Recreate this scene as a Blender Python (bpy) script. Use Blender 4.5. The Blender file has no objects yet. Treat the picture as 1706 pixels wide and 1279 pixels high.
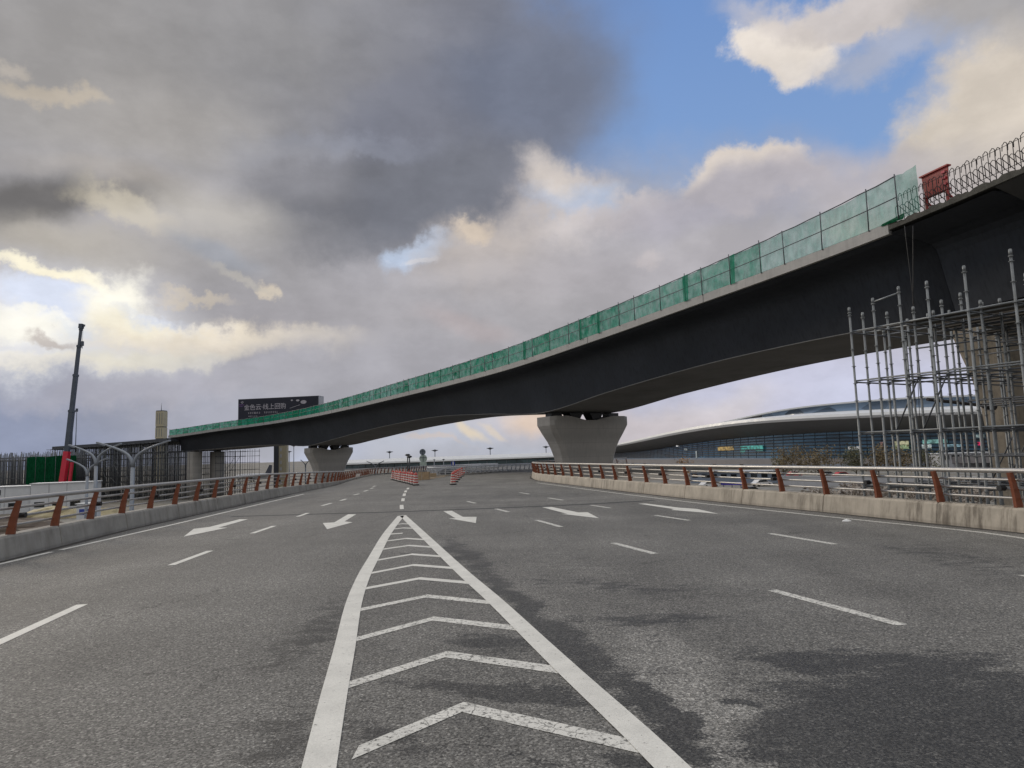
import bpy, bmesh, math, random
from mathutils import Vector, Matrix

random.seed(7)
R = random.Random(11)
col = bpy.context.scene.collection
scn = bpy.context.scene

# ------------------------------------------------------------------ camera
W, H, F, HC, ROLL, EYE = 1706, 1279, 1130.0, 757.0, 0.03, 2.0
PITCH = math.atan((HC - H / 2) / F)
cF = Vector((0, math.cos(PITCH), math.sin(PITCH)))
cU0 = Vector((0, -math.sin(PITCH), math.cos(PITCH)))
cR0 = Vector((1, 0, 0))
cR = math.cos(ROLL) * cR0 - math.sin(ROLL) * cU0
cU = math.sin(ROLL) * cR0 + math.cos(ROLL) * cU0
cam = bpy.data.cameras.new('camera')
co = bpy.data.objects.new('camera', cam)
col.objects.link(co)
co.matrix_world = Matrix(((cR.x, cU.x, -cF.x, 0), (cR.y, cU.y, -cF.y, 0), (cR.z, cU.z, -cF.z, EYE), (0, 0, 0, 1)))
cam.sensor_width = 36
cam.lens = 36 * F / W
cam.clip_start = 0.1
cam.clip_end = 12000
scn.camera = co


def ray(x, y):
    return cR * (x - W / 2) + cU * (H / 2 - y) + cF * F


def at(x, y, Y):
    """place seen at a survey direction, at distance Y ahead"""
    d = ray(x, y)
    return Vector((0, 0, EYE)) + d * (Y / d.y)


def road_z(y):
    """road level: flat near the viewer, then falling gently away ahead"""
    if y < 25:
        return 0.0
    if y < 110:
        return -0.00006 * (y - 25) ** 2
    return -0.4335 - 0.0102 * (y - 110)


def gnd(x, y, z=0.0):
    d = ray(x, y)
    lo, hi = 1e-4, 2e-3
    f = lambda t: EYE + d.z * t - road_z(d.y * t)
    while f(hi) > 0 and hi < 1:
        lo, hi = hi, hi * 1.06
    for _ in range(60):
        mid = (lo + hi) / 2
        if f(mid) > 0:
            lo = mid
        else:
            hi = mid
    return Vector((d.x * lo, d.y * lo, road_z(d.y * lo)))


GZ = -6.5      # level of the land below the viaduct

# ------------------------------------------------------------------ colours
def lin(c):
    c = c / 255.0
    return c / 12.92 if c <= 0.04045 else ((c + 0.055) / 1.055) ** 2.4


def rgb(r, g, b):
    return (lin(r), lin(g), lin(b), 1)


# ------------------------------------------------------------------ node helper
class NT:
    def __init__(self, tree):
        self.t = tree
        self.n = tree.nodes
        self.l = tree.links

    def new(self, typ, **kw):
        nd = self.n.new(typ)
        for k, v in kw.items():
            setattr(nd, k, v)
        return nd

    def set(self, sock, v):
        if hasattr(v, 'links') or isinstance(v, bpy.types.NodeSocket):
            self.l.new(v, sock)
        else:
            sock.default_value = v

    def math(self, op, a, b=None, clamp=False):
        nd = self.new('ShaderNodeMath', operation=op, use_clamp=clamp)
        self.set(nd.inputs[0], a)
        if b is not None:
            self.set(nd.inputs[1], b)
        return nd.outputs[0]

    def vmath(self, op, a, b=None):
        nd = self.new('ShaderNodeVectorMath', operation=op)
        self.set(nd.inputs[0], a)
        if b is not None:
            if op == 'SCALE':
                self.set(nd.inputs[3], b)
            else:
                self.set(nd.inputs[1], b)
        return nd.outputs['Value'] if op in ('LENGTH', 'DOT_PRODUCT') else nd.outputs[0]

    def noise(self, vec, scale, detail=4, rough=0.5, out='Fac', lac=2.0):
        nd = self.new('ShaderNodeTexNoise')
        self.l.new(vec, nd.inputs['Vector'])
        nd.inputs['Scale'].default_value = scale
        nd.inputs['Detail'].default_value = detail
        nd.inputs['Roughness'].default_value = rough
        nd.inputs['Lacunarity'].default_value = lac
        return nd.outputs[out]

    def ramp(self, v, a, b, c=0.0, d=1.0, smooth=True):
        nd = self.new('ShaderNodeMapRange', interpolation_type='SMOOTHSTEP' if smooth else 'LINEAR')
        self.set(nd.inputs[0], v)
        nd.inputs[1].default_value = a
        nd.inputs[2].default_value = b
        nd.inputs[3].default_value = c
        nd.inputs[4].default_value = d
        return nd.outputs[0]

    def mix(self, fac, a, b, blend='MIX'):
        nd = self.new('ShaderNodeMix', data_type='RGBA', blend_type=blend)
        self.set(nd.inputs[0], fac)
        self.set(nd.inputs[6], a)
        self.set(nd.inputs[7], b)
        return nd.outputs[2]

    def mapping(self, vec, loc=(0, 0, 0), rot=(0, 0, 0), scale=(1, 1, 1), typ='POINT'):
        nd = self.new('ShaderNodeMapping', vector_type=typ)
        self.l.new(vec, nd.inputs[0])
        nd.inputs['Location'].default_value = loc
        nd.inputs['Rotation'].default_value = rot
        nd.inputs['Scale'].default_value = scale
        return nd.outputs[0]


def new_mat(name):
    m = bpy.data.materials.new(name)
    m.use_nodes = True
    t = NT(m.node_tree)
    bs = m.node_tree.nodes['Principled BSDF']
    return m, t, bs


def mat(name, c, rough=0.6, metal=0.0, var=0.25, scale=2.0, streak=0.0, dirt=0.0, bump=0.0, bscale=30.0, spec=0.5, world=False, seams=False):
    """plain procedural surface: base colour broken up by two noises, optional vertical streaks, dirt and bump"""
    m, t, bs = new_mat(name)
    if world:
        v = t.new('ShaderNodeNewGeometry').outputs['Position']
    else:
        v = t.new('ShaderNodeTexCoord').outputs['Object']
    c = (c[0], c[1], c[2], 1)
    n1 = t.noise(v, scale, 5, 0.6)
    n2 = t.noise(v, scale * 7, 3, 0.6)
    f = t.math('ADD', t.math('MULTIPLY', n1, 0.65), t.math('MULTIPLY', n2, 0.35))
    k = t.ramp(f, 0.3, 0.7, 1 - var, 1 + var, False)
    colr = t.vmath('SCALE', c[:3], k)
    if streak:
        sv = t.mapping(v, scale=(3.0, 3.0, 0.12))
        s = t.ramp(t.noise(sv, 2.0, 6, 0.65), 0.45, 0.75, 1.0, 1.0 - streak)
        colr = t.vmath('SCALE', colr, s)
    if seams:
        sx = t.new('ShaderNodeSeparateXYZ')
        t.l.new(v, sx.inputs[0])
        fr_ = t.math('FRACT', t.math('DIVIDE', sx.outputs[2], 1.6))
        colr = t.vmath('SCALE', colr, t.math('MULTIPLY', t.ramp(fr_, 0.012, 0.03, 0.72, 1.0), t.ramp(t.noise(t.mapping(v, scale=(0.01, 0.01, 0.62)), 1.0, 0, 0.5), 0.3, 0.7, 0.88, 1.12, False)))
    if dirt:
        d = t.ramp(t.noise(v, scale * 0.6, 7, 0.7), 0.5, 0.68, 0.0, dirt)
        colr = t.mix(d, colr, (0.06, 0.052, 0.042, 1))
    t.l.new(colr, bs.inputs['Base Color'])
    rn = t.ramp(n2, 0.3, 0.7, max(0, rough - 0.1), min(1, rough + 0.1), False)
    t.l.new(rn, bs.inputs['Roughness'])
    bs.inputs['Metallic'].default_value = metal
    bs.inputs['Specular IOR Level'].default_value = spec
    if bump:
        bp = t.new('ShaderNodeBump')
        bp.inputs['Strength'].default_value = bump
        bp.inputs['Distance'].default_value = 0.02
        t.l.new(t.noise(v, bscale, 4, 0.6), bp.inputs['Height'])
        t.l.new(bp.outputs[0], bs.inputs['Normal'])
    return m


def emis(name, c, s):
    m, t, bs = new_mat(name)
    v = t.new('ShaderNodeTexCoord').outputs['Object']
    n = t.ramp(t.noise(v, 0.9, 4, 0.7), 0.35, 0.65, 0.25, 1.0)
    bs.inputs['Base Color'].default_value = (0.02, 0.02, 0.02, 1)
    t.l.new(t.vmath('SCALE', c[:3], n), bs.inputs['Emission Color'])
    bs.inputs['Emission Strength'].default_value = s
    return m


# ------------------------------------------------------------------ mesh builder
class MB:
    def __init__(self):
        self.v, self.f, self.s = [], [], []

    def quad(self, a, b, c, d, smooth=False):
        i = len(self.v)
        self.v += [Vector(a), Vector(b), Vector(c), Vector(d)]
        self.f.append((i, i + 1, i + 2, i + 3))
        self.s.append(smooth)

    def poly(self, pts):
        i = len(self.v)
        self.v += [Vector(p) for p in pts]
        self.f.append(tuple(range(i, i + len(pts))))
        self.s.append(False)

    def obox(self, c, ax, ay, az):
        """box from centre and three half-axes"""
        c, ax, ay, az = Vector(c), Vector(ax), Vector(ay), Vector(az)
        i = len(self.v)
        for sz in (-1, 1):
            for sx, sy in ((-1, -1), (1, -1), (1, 1), (-1, 1)):
                self.v.append(c + ax * sx + ay * sy + az * sz)
        for q in ((3, 2, 1, 0), (4, 5, 6, 7), (0, 1, 5, 4), (1, 2, 6, 5), (2, 3, 7, 6), (3, 0, 4, 7)):
            self.f.append(tuple(i + k for k in q))
            self.s.append(False)
        return self

    def box(self, c, size, rz=0.0):
        ca, sa = math.cos(rz), math.sin(rz)
        return self.obox(c, (ca * size[0] / 2, sa * size[0] / 2, 0), (-sa * size[1] / 2, ca * size[1] / 2, 0), (0, 0, size[2] / 2))

    def bar(self, a, b, w, d, up=(0, 0, 1)):
        a, b = Vector(a), Vector(b)
        ax = (b - a) / 2
        u = Vector(up)
        s = ax.cross(u)
        if s.length < 1e-6:
            s = ax.cross(Vector((1, 0, 0)))
        s.normalize()
        u = s.cross(ax).normalized()
        return self.obox((a + b) / 2, ax, s * w / 2, u * d / 2)

    def tube(self, pts, r, n=6, cap=True, smooth=True):
        pts = [Vector(p) for p in pts]
        rr = r if isinstance(r, (list, tuple)) else [r] * len(pts)
        rings = []
        ref = None
        for k, p in enumerate(pts):
            d = (pts[min(k + 1, len(pts) - 1)] - pts[max(k - 1, 0)]).normalized()
            if ref is None:
                ref = d.orthogonal().normalized()
            ref = (ref - d * ref.dot(d))
            if ref.length < 1e-6:
                ref = d.orthogonal()
            ref.normalize()
            b = d.cross(ref)
            rings.append([p + (ref * math.cos(2 * math.pi * j / n) + b * math.sin(2 * math.pi * j / n)) * rr[k] for j in range(n)])
        return self.loft(rings, cap, smooth)

    def loft(self, rings, cap=True, smooth=False, closed=True):
        i = len(self.v)
        n = len(rings[0])
        for rg in rings:
            self.v += [Vector(p) for p in rg]
        for k in range(len(rings) - 1):
            for j in range(n if closed else n - 1):
                a, b = i + k * n + j, i + k * n + (j + 1) % n
                self.f.append((a, b, b + n, a + n))
                self.s.append(smooth)
        if cap and closed:
            self.f.append(tuple(i + j for j in reversed(range(n))))
            self.f.append(tuple(i + (len(rings) - 1) * n + j for j in range(n)))
            self.s += [False, False]
        return self

    def prism(self, poly, z0, z1):
        r0 = [Vector((p[0], p[1], z0)) for p in poly]
        r1 = [Vector((p[0], p[1], z1)) for p in poly]
        return self.loft([r0, r1])

    def lathe(self, prof, c=(0, 0, 0), n=12, smooth=True, cap=True):
        c = Vector(c)
        return self.loft([[c + Vector((r * math.cos(2 * math.pi * j / n), r * math.sin(2 * math.pi * j / n), z)) for j in range(n)] for r, z in prof], cap, smooth)

    def build(self, name, m, parent=None, local=False):
        me = bpy.data.meshes.new(name)
        off = Vector((0, 0, 0))
        if parent is not None and not local:
            off = OFF.get(parent.name, off)
        me.from_pydata([tuple(p - off) for p in self.v], [], self.f)
        me.polygons.foreach_set('use_smooth', self.s)
        me.update()
        me.materials.append(m)
        o = bpy.data.objects.new(name, me)
        col.objects.link(o)
        if parent is not None:
            o.parent = parent
            OFF[o.name] = OFF.get(parent.name, Vector((0, 0, 0)))
        return o


OFF = {}


def tag(o, label, cat, group=None, kind=None):
    if kind:
        o['kind'] = kind
        return o
    o['label'] = label
    o['category'] = cat
    if group:
        o['group'] = group
    return o


def thing(name, label, cat, loc=(0, 0, 0), rz=0.0, group=None):
    o = bpy.data.objects.new(name, None)
    o.empty_display_size = 0.3
    col.objects.link(o)
    o.location = loc
    o.rotation_euler = (0, 0, rz)
    OFF[o.name] = Vector(loc)
    return tag(o, label, cat, group)


def copy_tree(o, loc, rz, label=None):
    c = o.copy()
    col.objects.link(c)
    c.location = loc
    c.rotation_euler = (0, 0, rz)
    if label:
        c['label'] = label
    for ch in list(o.children):
        d = ch.copy()
        col.objects.link(d)
        d.parent = c
        for g in list(ch.children):
            e = g.copy()
            col.objects.link(e)
            e.parent = d
    return c


def place(proto, parent, loc, rz=0.0):
    """another copy of a part of the same thing"""
    c = proto.copy()
    col.objects.link(c)
    c.parent = parent
    c.location = Vector(loc) - OFF.get(parent.name, Vector((0, 0, 0)))
    c.rotation_euler = (0, 0, rz)
    return c


def interp(tab, x):
    if x <= tab[0][0]:
        return tab[0][1]
    for k in range(len(tab) - 1):
        x0, x1 = tab[k][0], tab[k + 1][0]
        if x <= x1:
            m0 = (tab[k + 1][1] - tab[k - 1][1]) / (tab[k + 1][0] - tab[k - 1][0]) if k > 0 else (tab[1][1] - tab[0][1]) / (tab[1][0] - tab[0][0])
            m1 = (tab[k + 2][1] - tab[k][1]) / (tab[k + 2][0] - tab[k][0]) if k + 2 < len(tab) else (tab[k + 1][1] - tab[k][1]) / (x1 - x0)
            h = x1 - x0
            t = (x - x0) / h
            return ((2 * t ** 3 - 3 * t ** 2 + 1) * tab[k][1] + (t ** 3 - 2 * t ** 2 + t) * h * m0
                    + (-2 * t ** 3 + 3 * t ** 2) * tab[k + 1][1] + (t ** 3 - t ** 2) * h * m1)
    return tab[-1][1]


def spline(pts, step):
    """points along a smooth curve through pts at even spacing, with tangents"""
    pts = [Vector((p[0], p[1])) for p in pts]
    acc = [0.0]
    for a, b in zip(pts, pts[1:]):
        acc.append(acc[-1] + (b - a).length)
    tx = [(s, p.x) for s, p in zip(acc, pts)]
    ty = [(s, p.y) for s, p in zip(acc, pts)]
    fine = [Vector((interp(tx, acc[-1] * k / 800), interp(ty, acc[-1] * k / 800))) for k in range(801)]
    out, dist = [], 0.0
    d = [0.0]
    for a, b in zip(fine, fine[1:]):
        d.append(d[-1] + (b - a).length)
    n = max(2, round(d[-1] / step))
    j = 0
    for k in range(n + 1):
        s = d[-1] * k / n
        while j < 799 and d[j + 1] < s:
            j += 1
        t = (s - d[j]) / max(1e-9, d[j + 1] - d[j])
        out.append(fine[j].lerp(fine[j + 1], min(1, max(0, t))))
    tan = [(out[min(k + 1, n)] - out[max(k - 1, 0)]).normalized() for k in range(n + 1)]
    return out, tan


# ------------------------------------------------------------------ materials
M = {}
M['concrete'] = mat('pier_concrete', (0.44, 0.42, 0.385), 0.85, var=0.09, scale=0.3, streak=0.15, dirt=0.10, bump=0.15, seams=True)
M['concrete_tan'] = mat('weathered_tan_concrete', (0.25, 0.215, 0.165), 0.85, var=0.25, scale=0.7, streak=0.4, dirt=0.5, bump=0.3)
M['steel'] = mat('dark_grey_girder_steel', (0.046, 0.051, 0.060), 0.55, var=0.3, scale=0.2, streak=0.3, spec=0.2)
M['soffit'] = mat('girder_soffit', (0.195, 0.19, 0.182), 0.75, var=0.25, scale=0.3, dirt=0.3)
M['fascia'] = mat('deck_edge_paint', (0.34, 0.335, 0.32), 0.6, var=0.16, scale=0.8, streak=0.18, dirt=0.12)
M['rough_slab'] = mat('rough_slab_edge', (0.075, 0.073, 0.062), 0.95, var=0.6, scale=2.5, dirt=0.6, bump=0.9, bscale=9)
M['dark_concrete'] = mat('dark_box_concrete', (0.085, 0.085, 0.083), 0.85, var=0.3, scale=0.35, dirt=0.3, bump=0.2)  # dark grey concrete, its own even tone
M['galv'] = mat('galvanised_tube', (0.21, 0.222, 0.225), 0.5, 0.35, var=0.3, scale=3.0, dirt=0.25)
M['galv_dark'] = mat('dull_scaffold_tube', (0.10, 0.108, 0.12), 0.6, 0.2, var=0.4, scale=2.0, dirt=0.3)
M['rail'] = mat('brushed_rail', (0.44, 0.425, 0.40), 0.45, 0.6, var=0.08, scale=3.0, dirt=0.06)
M['post'] = mat('rust_red_post_paint', (0.22, 0.062, 0.025), 0.5, var=0.3, scale=4.0, dirt=0.3)
M['black'] = mat('black_plastic', (0.012, 0.012, 0.013), 0.45, var=0.2)
M['rebar'] = mat('rusty_rebar', (0.05, 0.043, 0.042), 0.8, 0.3, var=0.4, scale=5)
M['red'] = mat('red_formwork_paint', (0.36, 0.035, 0.03), 0.5, var=0.35, scale=2.5, dirt=0.35, bump=0.2)
M['crane_red'] = mat('crane_red_paint', (0.52, 0.02, 0.045), 0.4, var=0.15, scale=1.0)
M['boom'] = mat('grey_boom_paint', (0.06, 0.075, 0.10), 0.5, var=0.2, scale=0.5)
M['plank'] = mat('grey_scaffold_plank', (0.085, 0.074, 0.06), 0.9, var=0.4, scale=2.0)
M['wood'] = mat('raw_pine_board', (0.40, 0.30, 0.19), 0.8, var=0.3, scale=4.0, dirt=0.2)
M['white_panel'] = mat('white_site_panel', (0.62, 0.64, 0.66), 0.55, var=0.08, scale=0.4, dirt=0.12)
M['lamp_grey'] = mat('lamp_post_grey', (0.24, 0.265, 0.30), 0.5, 0.2, var=0.12)
M['roof_white'] = mat('white_roof_sheet', (0.62, 0.63, 0.63), 0.4, var=0.05, scale=0.05)
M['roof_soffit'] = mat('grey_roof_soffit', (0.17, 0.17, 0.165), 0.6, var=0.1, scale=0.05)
M['mullion'] = mat('dark_mullion', (0.02, 0.026, 0.034), 0.5, var=0.15)
M['beige'] = mat('beige_tower_cladding', (0.42, 0.38, 0.27), 0.7, var=0.15, scale=0.2, streak=0.15)
M['dark_panel'] = mat('dark_metal_panel', (0.05, 0.055, 0.065), 0.5, var=0.2, scale=0.3)
M['cone_red'] = mat('faded_red_plastic', (0.46, 0.05, 0.038), 0.45, var=0.25, scale=4, dirt=0.25)
M['cone_white'] = mat('reflective_white_band', (0.60, 0.56, 0.52), 0.4, var=0.12, scale=5, dirt=0.15)
M['rubber'] = mat('black_rubber', (0.02, 0.02, 0.02), 0.8, var=0.2)
M['sign_grey'] = mat('sign_back_grey', (0.13, 0.16, 0.19), 0.5, var=0.15)
M['sign_pale'] = mat('pale_green_grey_sign', (0.33, 0.40, 0.36), 0.5, var=0.2, scale=3)
M['blue_sign'] = mat('blue_sign_paint', (0.03, 0.06, 0.32), 0.45, var=0.1)
M['trunk'] = mat('tree_bark', (0.10, 0.075, 0.05), 0.9, var=0.3, scale=4)
M['car_white'] = mat('white_car_paint', (0.70, 0.70, 0.70), 0.25, var=0.03)
M['car_red'] = mat('red_car_paint', (0.50, 0.03, 0.035), 0.25, var=0.05)
M['car_dark'] = mat('dark_car_paint', (0.03, 0.034, 0.045), 0.25, var=0.05)
M['car_glass'] = mat('car_glass', (0.012, 0.015, 0.018), 0.08, var=0.05)
M['jet'] = mat('dark_tail_paint', (0.05, 0.055, 0.075), 0.4, var=0.1)
M['pale_wall'] = mat('pale_grey_wall', (0.44, 0.45, 0.47), 0.7, var=0.12, scale=0.15, streak=0.15)
M['dull_wall'] = mat('dull_grey_parapet', (0.25, 0.235, 0.235), 0.8, var=0.15, scale=0.1, streak=0.2)
M['blue_wall'] = mat('blue_grey_wall', (0.25, 0.30, 0.38), 0.6, var=0.15, scale=0.1)
M['yellow_heap'] = mat('yellow_sheeted_heap', (0.40, 0.345, 0.21), 0.8, var=0.35, scale=0.8)
M['brown_heap'] = mat('brown_spoil', (0.13, 0.105, 0.085), 0.95, var=0.4, scale=0.8)
M['litter'] = mat('white_paper', (0.8, 0.8, 0.78), 0.8, var=0.05)


def leaf_mat(name, c):
    m, t, bs = new_mat(name)
    v = t.new('ShaderNodeTexCoord').outputs['Object']
    k = t.ramp(t.noise(v, 1.2, 3, 0.6), 0.3, 0.7, 0.55, 1.5, False)
    t.l.new(t.vmath('SCALE', c, k), bs.inputs['Base Color'])
    bs.inputs['Roughness'].default_value = 0.8
    return m


M['leaf_olive'] = leaf_mat('olive_brown_leaf', (0.19, 0.145, 0.075))
M['leaf_green'] = leaf_mat('dull_green_leaf', (0.12, 0.12, 0.065))
M['leaf_orange'] = leaf_mat('orange_autumn_leaf', (0.34, 0.19, 0.075))
M['twig_pale'] = leaf_mat('pale_dry_twig', (0.33, 0.29, 0.25))

# green safety netting: woven plastic, part of the light passes straight through the holes
def net_mat(name, c, hole):
    m, t, bs = new_mat(name)
    v = t.new('ShaderNodeTexCoord').outputs['Object']
    n = t.ramp(t.noise(v, 1.4, 5, 0.65), 0.3, 0.7, -0.12, 0.15)
    n2 = t.ramp(t.noise(t.mapping(v, scale=(1, 1, 0.25)), 4.0, 5, 0.7), 0.3, 0.7, 0.62, 1.3)
    out = m.node_tree.nodes['Material Output']
    m.node_tree.nodes.remove(bs)
    cc = t.vmath('SCALE', c, n2)
    dif = t.new('ShaderNodeBsdfDiffuse')
    trl = t.new('ShaderNodeBsdfTranslucent')
    tra = t.new('ShaderNodeBsdfTransparent')
    tra.inputs[0].default_value = (0.86, 1.0, 0.95, 1)
    t.l.new(cc, dif.inputs[0])
    t.l.new(cc, trl.inputs[0])
    m1 = t.new('ShaderNodeMixShader')
    m1.inputs[0].default_value = 0.6
    t.l.new(dif.outputs[0], m1.inputs[1])
    t.l.new(trl.outputs[0], m1.inputs[2])
    m2 = t.new('ShaderNodeMixShader')
    t.l.new(t.math('ADD', n, hole), m2.inputs[0])
    t.l.new(m1.outputs[0], m2.inputs[1])
    t.l.new(tra.outputs[0], m2.inputs[2])
    t.l.new(m2.outputs[0], out.inputs[0])
    return m


M['net'] = net_mat('green_safety_net', (0.035, 0.33, 0.185), 0.13)
M['net_b'] = net_mat('green_safety_net_older', (0.05, 0.36, 0.22), 0.19)
M['net_c'] = net_mat('green_safety_net_newer', (0.022, 0.27, 0.135), 0.09)
M['net_skylit_mid'] = net_mat('half_skylit_net', (0.06, 0.37, 0.235), 0.27)  # halfway paler net, glow of the sky behind put into its colour
M['net_skylit'] = net_mat('skylit_green_net', (0.17, 0.44, 0.34), 0.5)  # palest net: bright sky behind put into the colour, holes opened too
M['net_dense'] = net_mat('dense_green_net', (0.014, 0.125, 0.055), 0.04)


def glass_mat(name, c):
    m, t, bs = new_mat(name)
    v = t.new('ShaderNodeTexCoord').outputs['Object']
    vo = t.new('ShaderNodeTexVoronoi', feature='F1')
    t.l.new(t.mapping(v, scale=(0.10, 0.10, 0.45)), vo.inputs['Vector'])
    vo.inputs['Scale'].default_value = 1.0
    k = t.ramp(t.vmath('DOT_PRODUCT', vo.outputs['Color'], (0.33, 0.33, 0.33)), 0.2, 0.8, 0.5, 1.7, False)
    t.l.new(t.vmath('SCALE', c, k), bs.inputs['Base Color'])
    bs.inputs['Roughness'].default_value = 0.12
    bs.inputs['Specular IOR Level'].default_value = 0.5
    return m


M['glass'] = glass_mat('blue_facade_glass', (0.05, 0.125, 0.20))
M['glass_teal'] = glass_mat('teal_facade_glass', (0.04, 0.085, 0.092))

# ------------------------------------------------------------------ asphalt and paint
def stain(t, v, spots, edge=True):
    """wet patches with ragged outlines, each laid on the road where it lies"""
    w1 = t.vmath('SUBTRACT', t.noise(v, 0.9, 3, 0.6, 'Color'), (0.5, 0.5, 0.5))
    vv = t.vmath('ADD', v, t.vmath('SCALE', w1, 1.2))
    acc = None
    for cx, cy, rx, ry, rot, a, soft in spots:
        mp = t.mapping(vv, loc=(cx, cy, 0), rot=(0, 0, math.radians(rot)), scale=(rx, ry, 50), typ='TEXTURE')
        f = t.ramp(t.vmath('LENGTH', mp), 1 - soft - 0.25, 1 + soft + 0.25, a, 0.0)
        acc = f if acc is None else t.math('MAXIMUM', acc, f)
    m_ = t.noise(t.mapping(v, scale=(0.55, 1.3, 1)), 3.2, 8, 0.78)
    g_ = t.noise(v, 42, 3, 0.7)
    e = t.math('ADD', acc, t.math('ADD', t.math('MULTIPLY', t.math('SUBTRACT', m_, 0.5), 3.0), t.math('MULTIPLY', t.math('SUBTRACT', g_, 0.5), 1.9)))
    return t.ramp(e, 0.40, 0.72)


def px_spot(x, y, x2, y2, half, a=1.0, soft=0.12):
    """an elongated patch on the road from one surveyed spot to another"""
    p, q = gnd(x, y), gnd(x2, y2)
    c = (p + q) / 2
    d = q - p
    return (c.x, c.y, max(half, d.length / 2 + half * 0.6), half, math.degrees(math.atan2(d.y, d.x)), a, soft)


WET = [
    px_spot(860, 960, 1150, 1150, 3.2, 0.26, 0.7),
    px_spot(600, 1230, 900, 1120, 0.9, 0.22, 0.7),
    px_spot(300, 1250, 520, 1030, 1.0, 0.12, 0.7),
    px_spot(1180, 1279, 1050, 1130, 0.0 + 0.22, 1.0, 0.35),
    px_spot(1100, 1200, 800, 950, 0.30, 1.0, 0.4),
    px_spot(830, 975, 745, 895, 0.35, 0.8, 0.5),
    px_spot(1430, 1290, 1420, 1150, 0.75, 1.0, 0.25),
    px_spot(1650, 1290, 1600, 1120, 1.0, 1.0, 0.25),
    px_spot(1250, 1090, 1700, 1120, 0.42, 0.95, 0.4),
    px_spot(960, 1035, 1180, 1030, 0.35, 0.75, 0.5),
    px_spot(900, 965, 1150, 990, 0.5, 0.55, 0.6),
    px_spot(560, 1010, 470, 1110, 0.35, 0.75, 0.6),
    px_spot(480, 1160, 440, 1290, 0.28, 0.7, 0.7),
    px_spot(700, 1140, 960, 1165, 0.22, 0.95, 0.3),
    px_spot(800, 1060, 880, 1080, 0.3, 0.8, 0.4),
    px_spot(570, 1200, 690, 1255, 0.18, 0.7, 0.5),
    px_spot(1010, 1265, 1080, 1279, 0.14, 0.85, 0.4),
    px_spot(940, 1290, 760, 1275, 0.10, 0.7, 0.5),
    px_spot(1230, 1168, 1215, 1172, 0.07, 0.9, 0.4),
    px_spot(1500, 905, 1706, 960, 0.8, 0.55, 0.6),
    px_spot(1180, 860, 1400, 885, 0.7, 0.35, 0.7),
    px_spot(720, 830, 980, 822, 2.2, 0.5, 0.8),
    px_spot(640, 812, 880, 800, 3.0, 0.25, 0.8),
    px_spot(60, 950, 330, 890, 0.6, 0.35, 0.8),
    px_spot(720, 1030, 745, 1032, 0.10, 0.6, 0.5),
]
DRY = [
    px_spot(1080, 1060, 1200, 1279, 0.42, 1.0, 0.4),
    px_spot(890, 925, 1000, 960, 0.7, 0.6, 0.6),
    px_spot(640, 1110, 690, 1060, 0.25, 0.4, 0.7),
]


def asphalt_nodes(t):
    v = t.new('ShaderNodeNewGeometry').outputs['Position']
    g1 = t.noise(v, 78, 2, 0.75)
    g2 = t.noise(v, 38, 3, 0.7)
    vo = t.new('ShaderNodeTexVoronoi', feature='F1')
    t.l.new(v, vo.inputs['Vector'])
    vo.inputs['Scale'].default_value = 58
    spk = t.math('POWER', t.vmath('DOT_PRODUCT', vo.outputs['Color'], (0.34, 0.33, 0.33)), 2.2)
    grain = t.math('ADD', t.ramp(g1, 0.3, 0.7, 0.0, 1.05, False), t.math('MULTIPLY', spk, 2.6))
    grain = t.math('MULTIPLY', grain, t.ramp(g2, 0.3, 0.7, 0.5, 1.45, False))
    big = t.ramp(t.noise(t.mapping(v, scale=(1.0, 0.28, 1)), 0.55, 6, 0.62), 0.3, 0.7, 0.78, 1.2, False)
    cross = t.ramp(t.noise(t.mapping(v, rot=(0, 0, 0.08), scale=(0.10, 0.55, 1)), 0.8, 4, 0.6), 0.35, 0.7, 0.84, 1.1, False)
    wet = stain(t, v, WET)
    dry = stain(t, v, DRY)
    tone = t.math('MULTIPLY', t.math('MULTIPLY', big, cross), grain)
    # long hairline cracks in a few places
    vc = t.new('ShaderNodeTexVoronoi', feature='DISTANCE_TO_EDGE')
    t.l.new(t.vmath('ADD', v, t.vmath('SCALE', t.noise(v, 1.5, 5, 0.7, 'Color'), 0.9)), vc.inputs['Vector'])
    vc.inputs['Scale'].default_value = 0.33
    ck = t.math('MULTIPLY', t.ramp(vc.outputs[0], 0.002, 0.006, 1.0, 0.0), t.ramp(t.noise(v, 0.35, 2, 0.5), 0.52, 0.6))
    tone = t.math('MULTIPLY', tone, t.math('SUBTRACT', 1.0, t.math('MULTIPLY', ck, 0.55)))
    k = t.math('MULTIPLY', tone, t.ramp(wet, 0, 1, 1.0, 0.38, False))
    k = t.math('MULTIPLY', k, t.math('ADD', 1.0, t.math('MULTIPLY', t.math('MULTIPLY', dry, 0.5), t.math('SUBTRACT', 1.0, wet))))
    c = t.vmath('SCALE', (0.133, 0.128, 0.117), k)
    return v, c, wet, g1


def asphalt():
    m, t, bs = new_mat('worn_asphalt')
    v, c, wet, g1 = asphalt_nodes(t)
    t.l.new(c, bs.inputs['Base Color'])
    t.l.new(t.ramp(wet, 0, 1, 0.76, 0.62, False), bs.inputs['Roughness'])
    bs.inputs['Specular IOR Level'].default_value = 0.36
    bp = t.new('ShaderNodeBump')
    bp.inputs['Strength'].default_value = 0.7
    bp.inputs['Distance'].default_value = 0.01
    t.l.new(g1, bp.inputs['Height'])
    t.l.new(bp.outputs[0], bs.inputs['Normal'])
    return m


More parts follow.
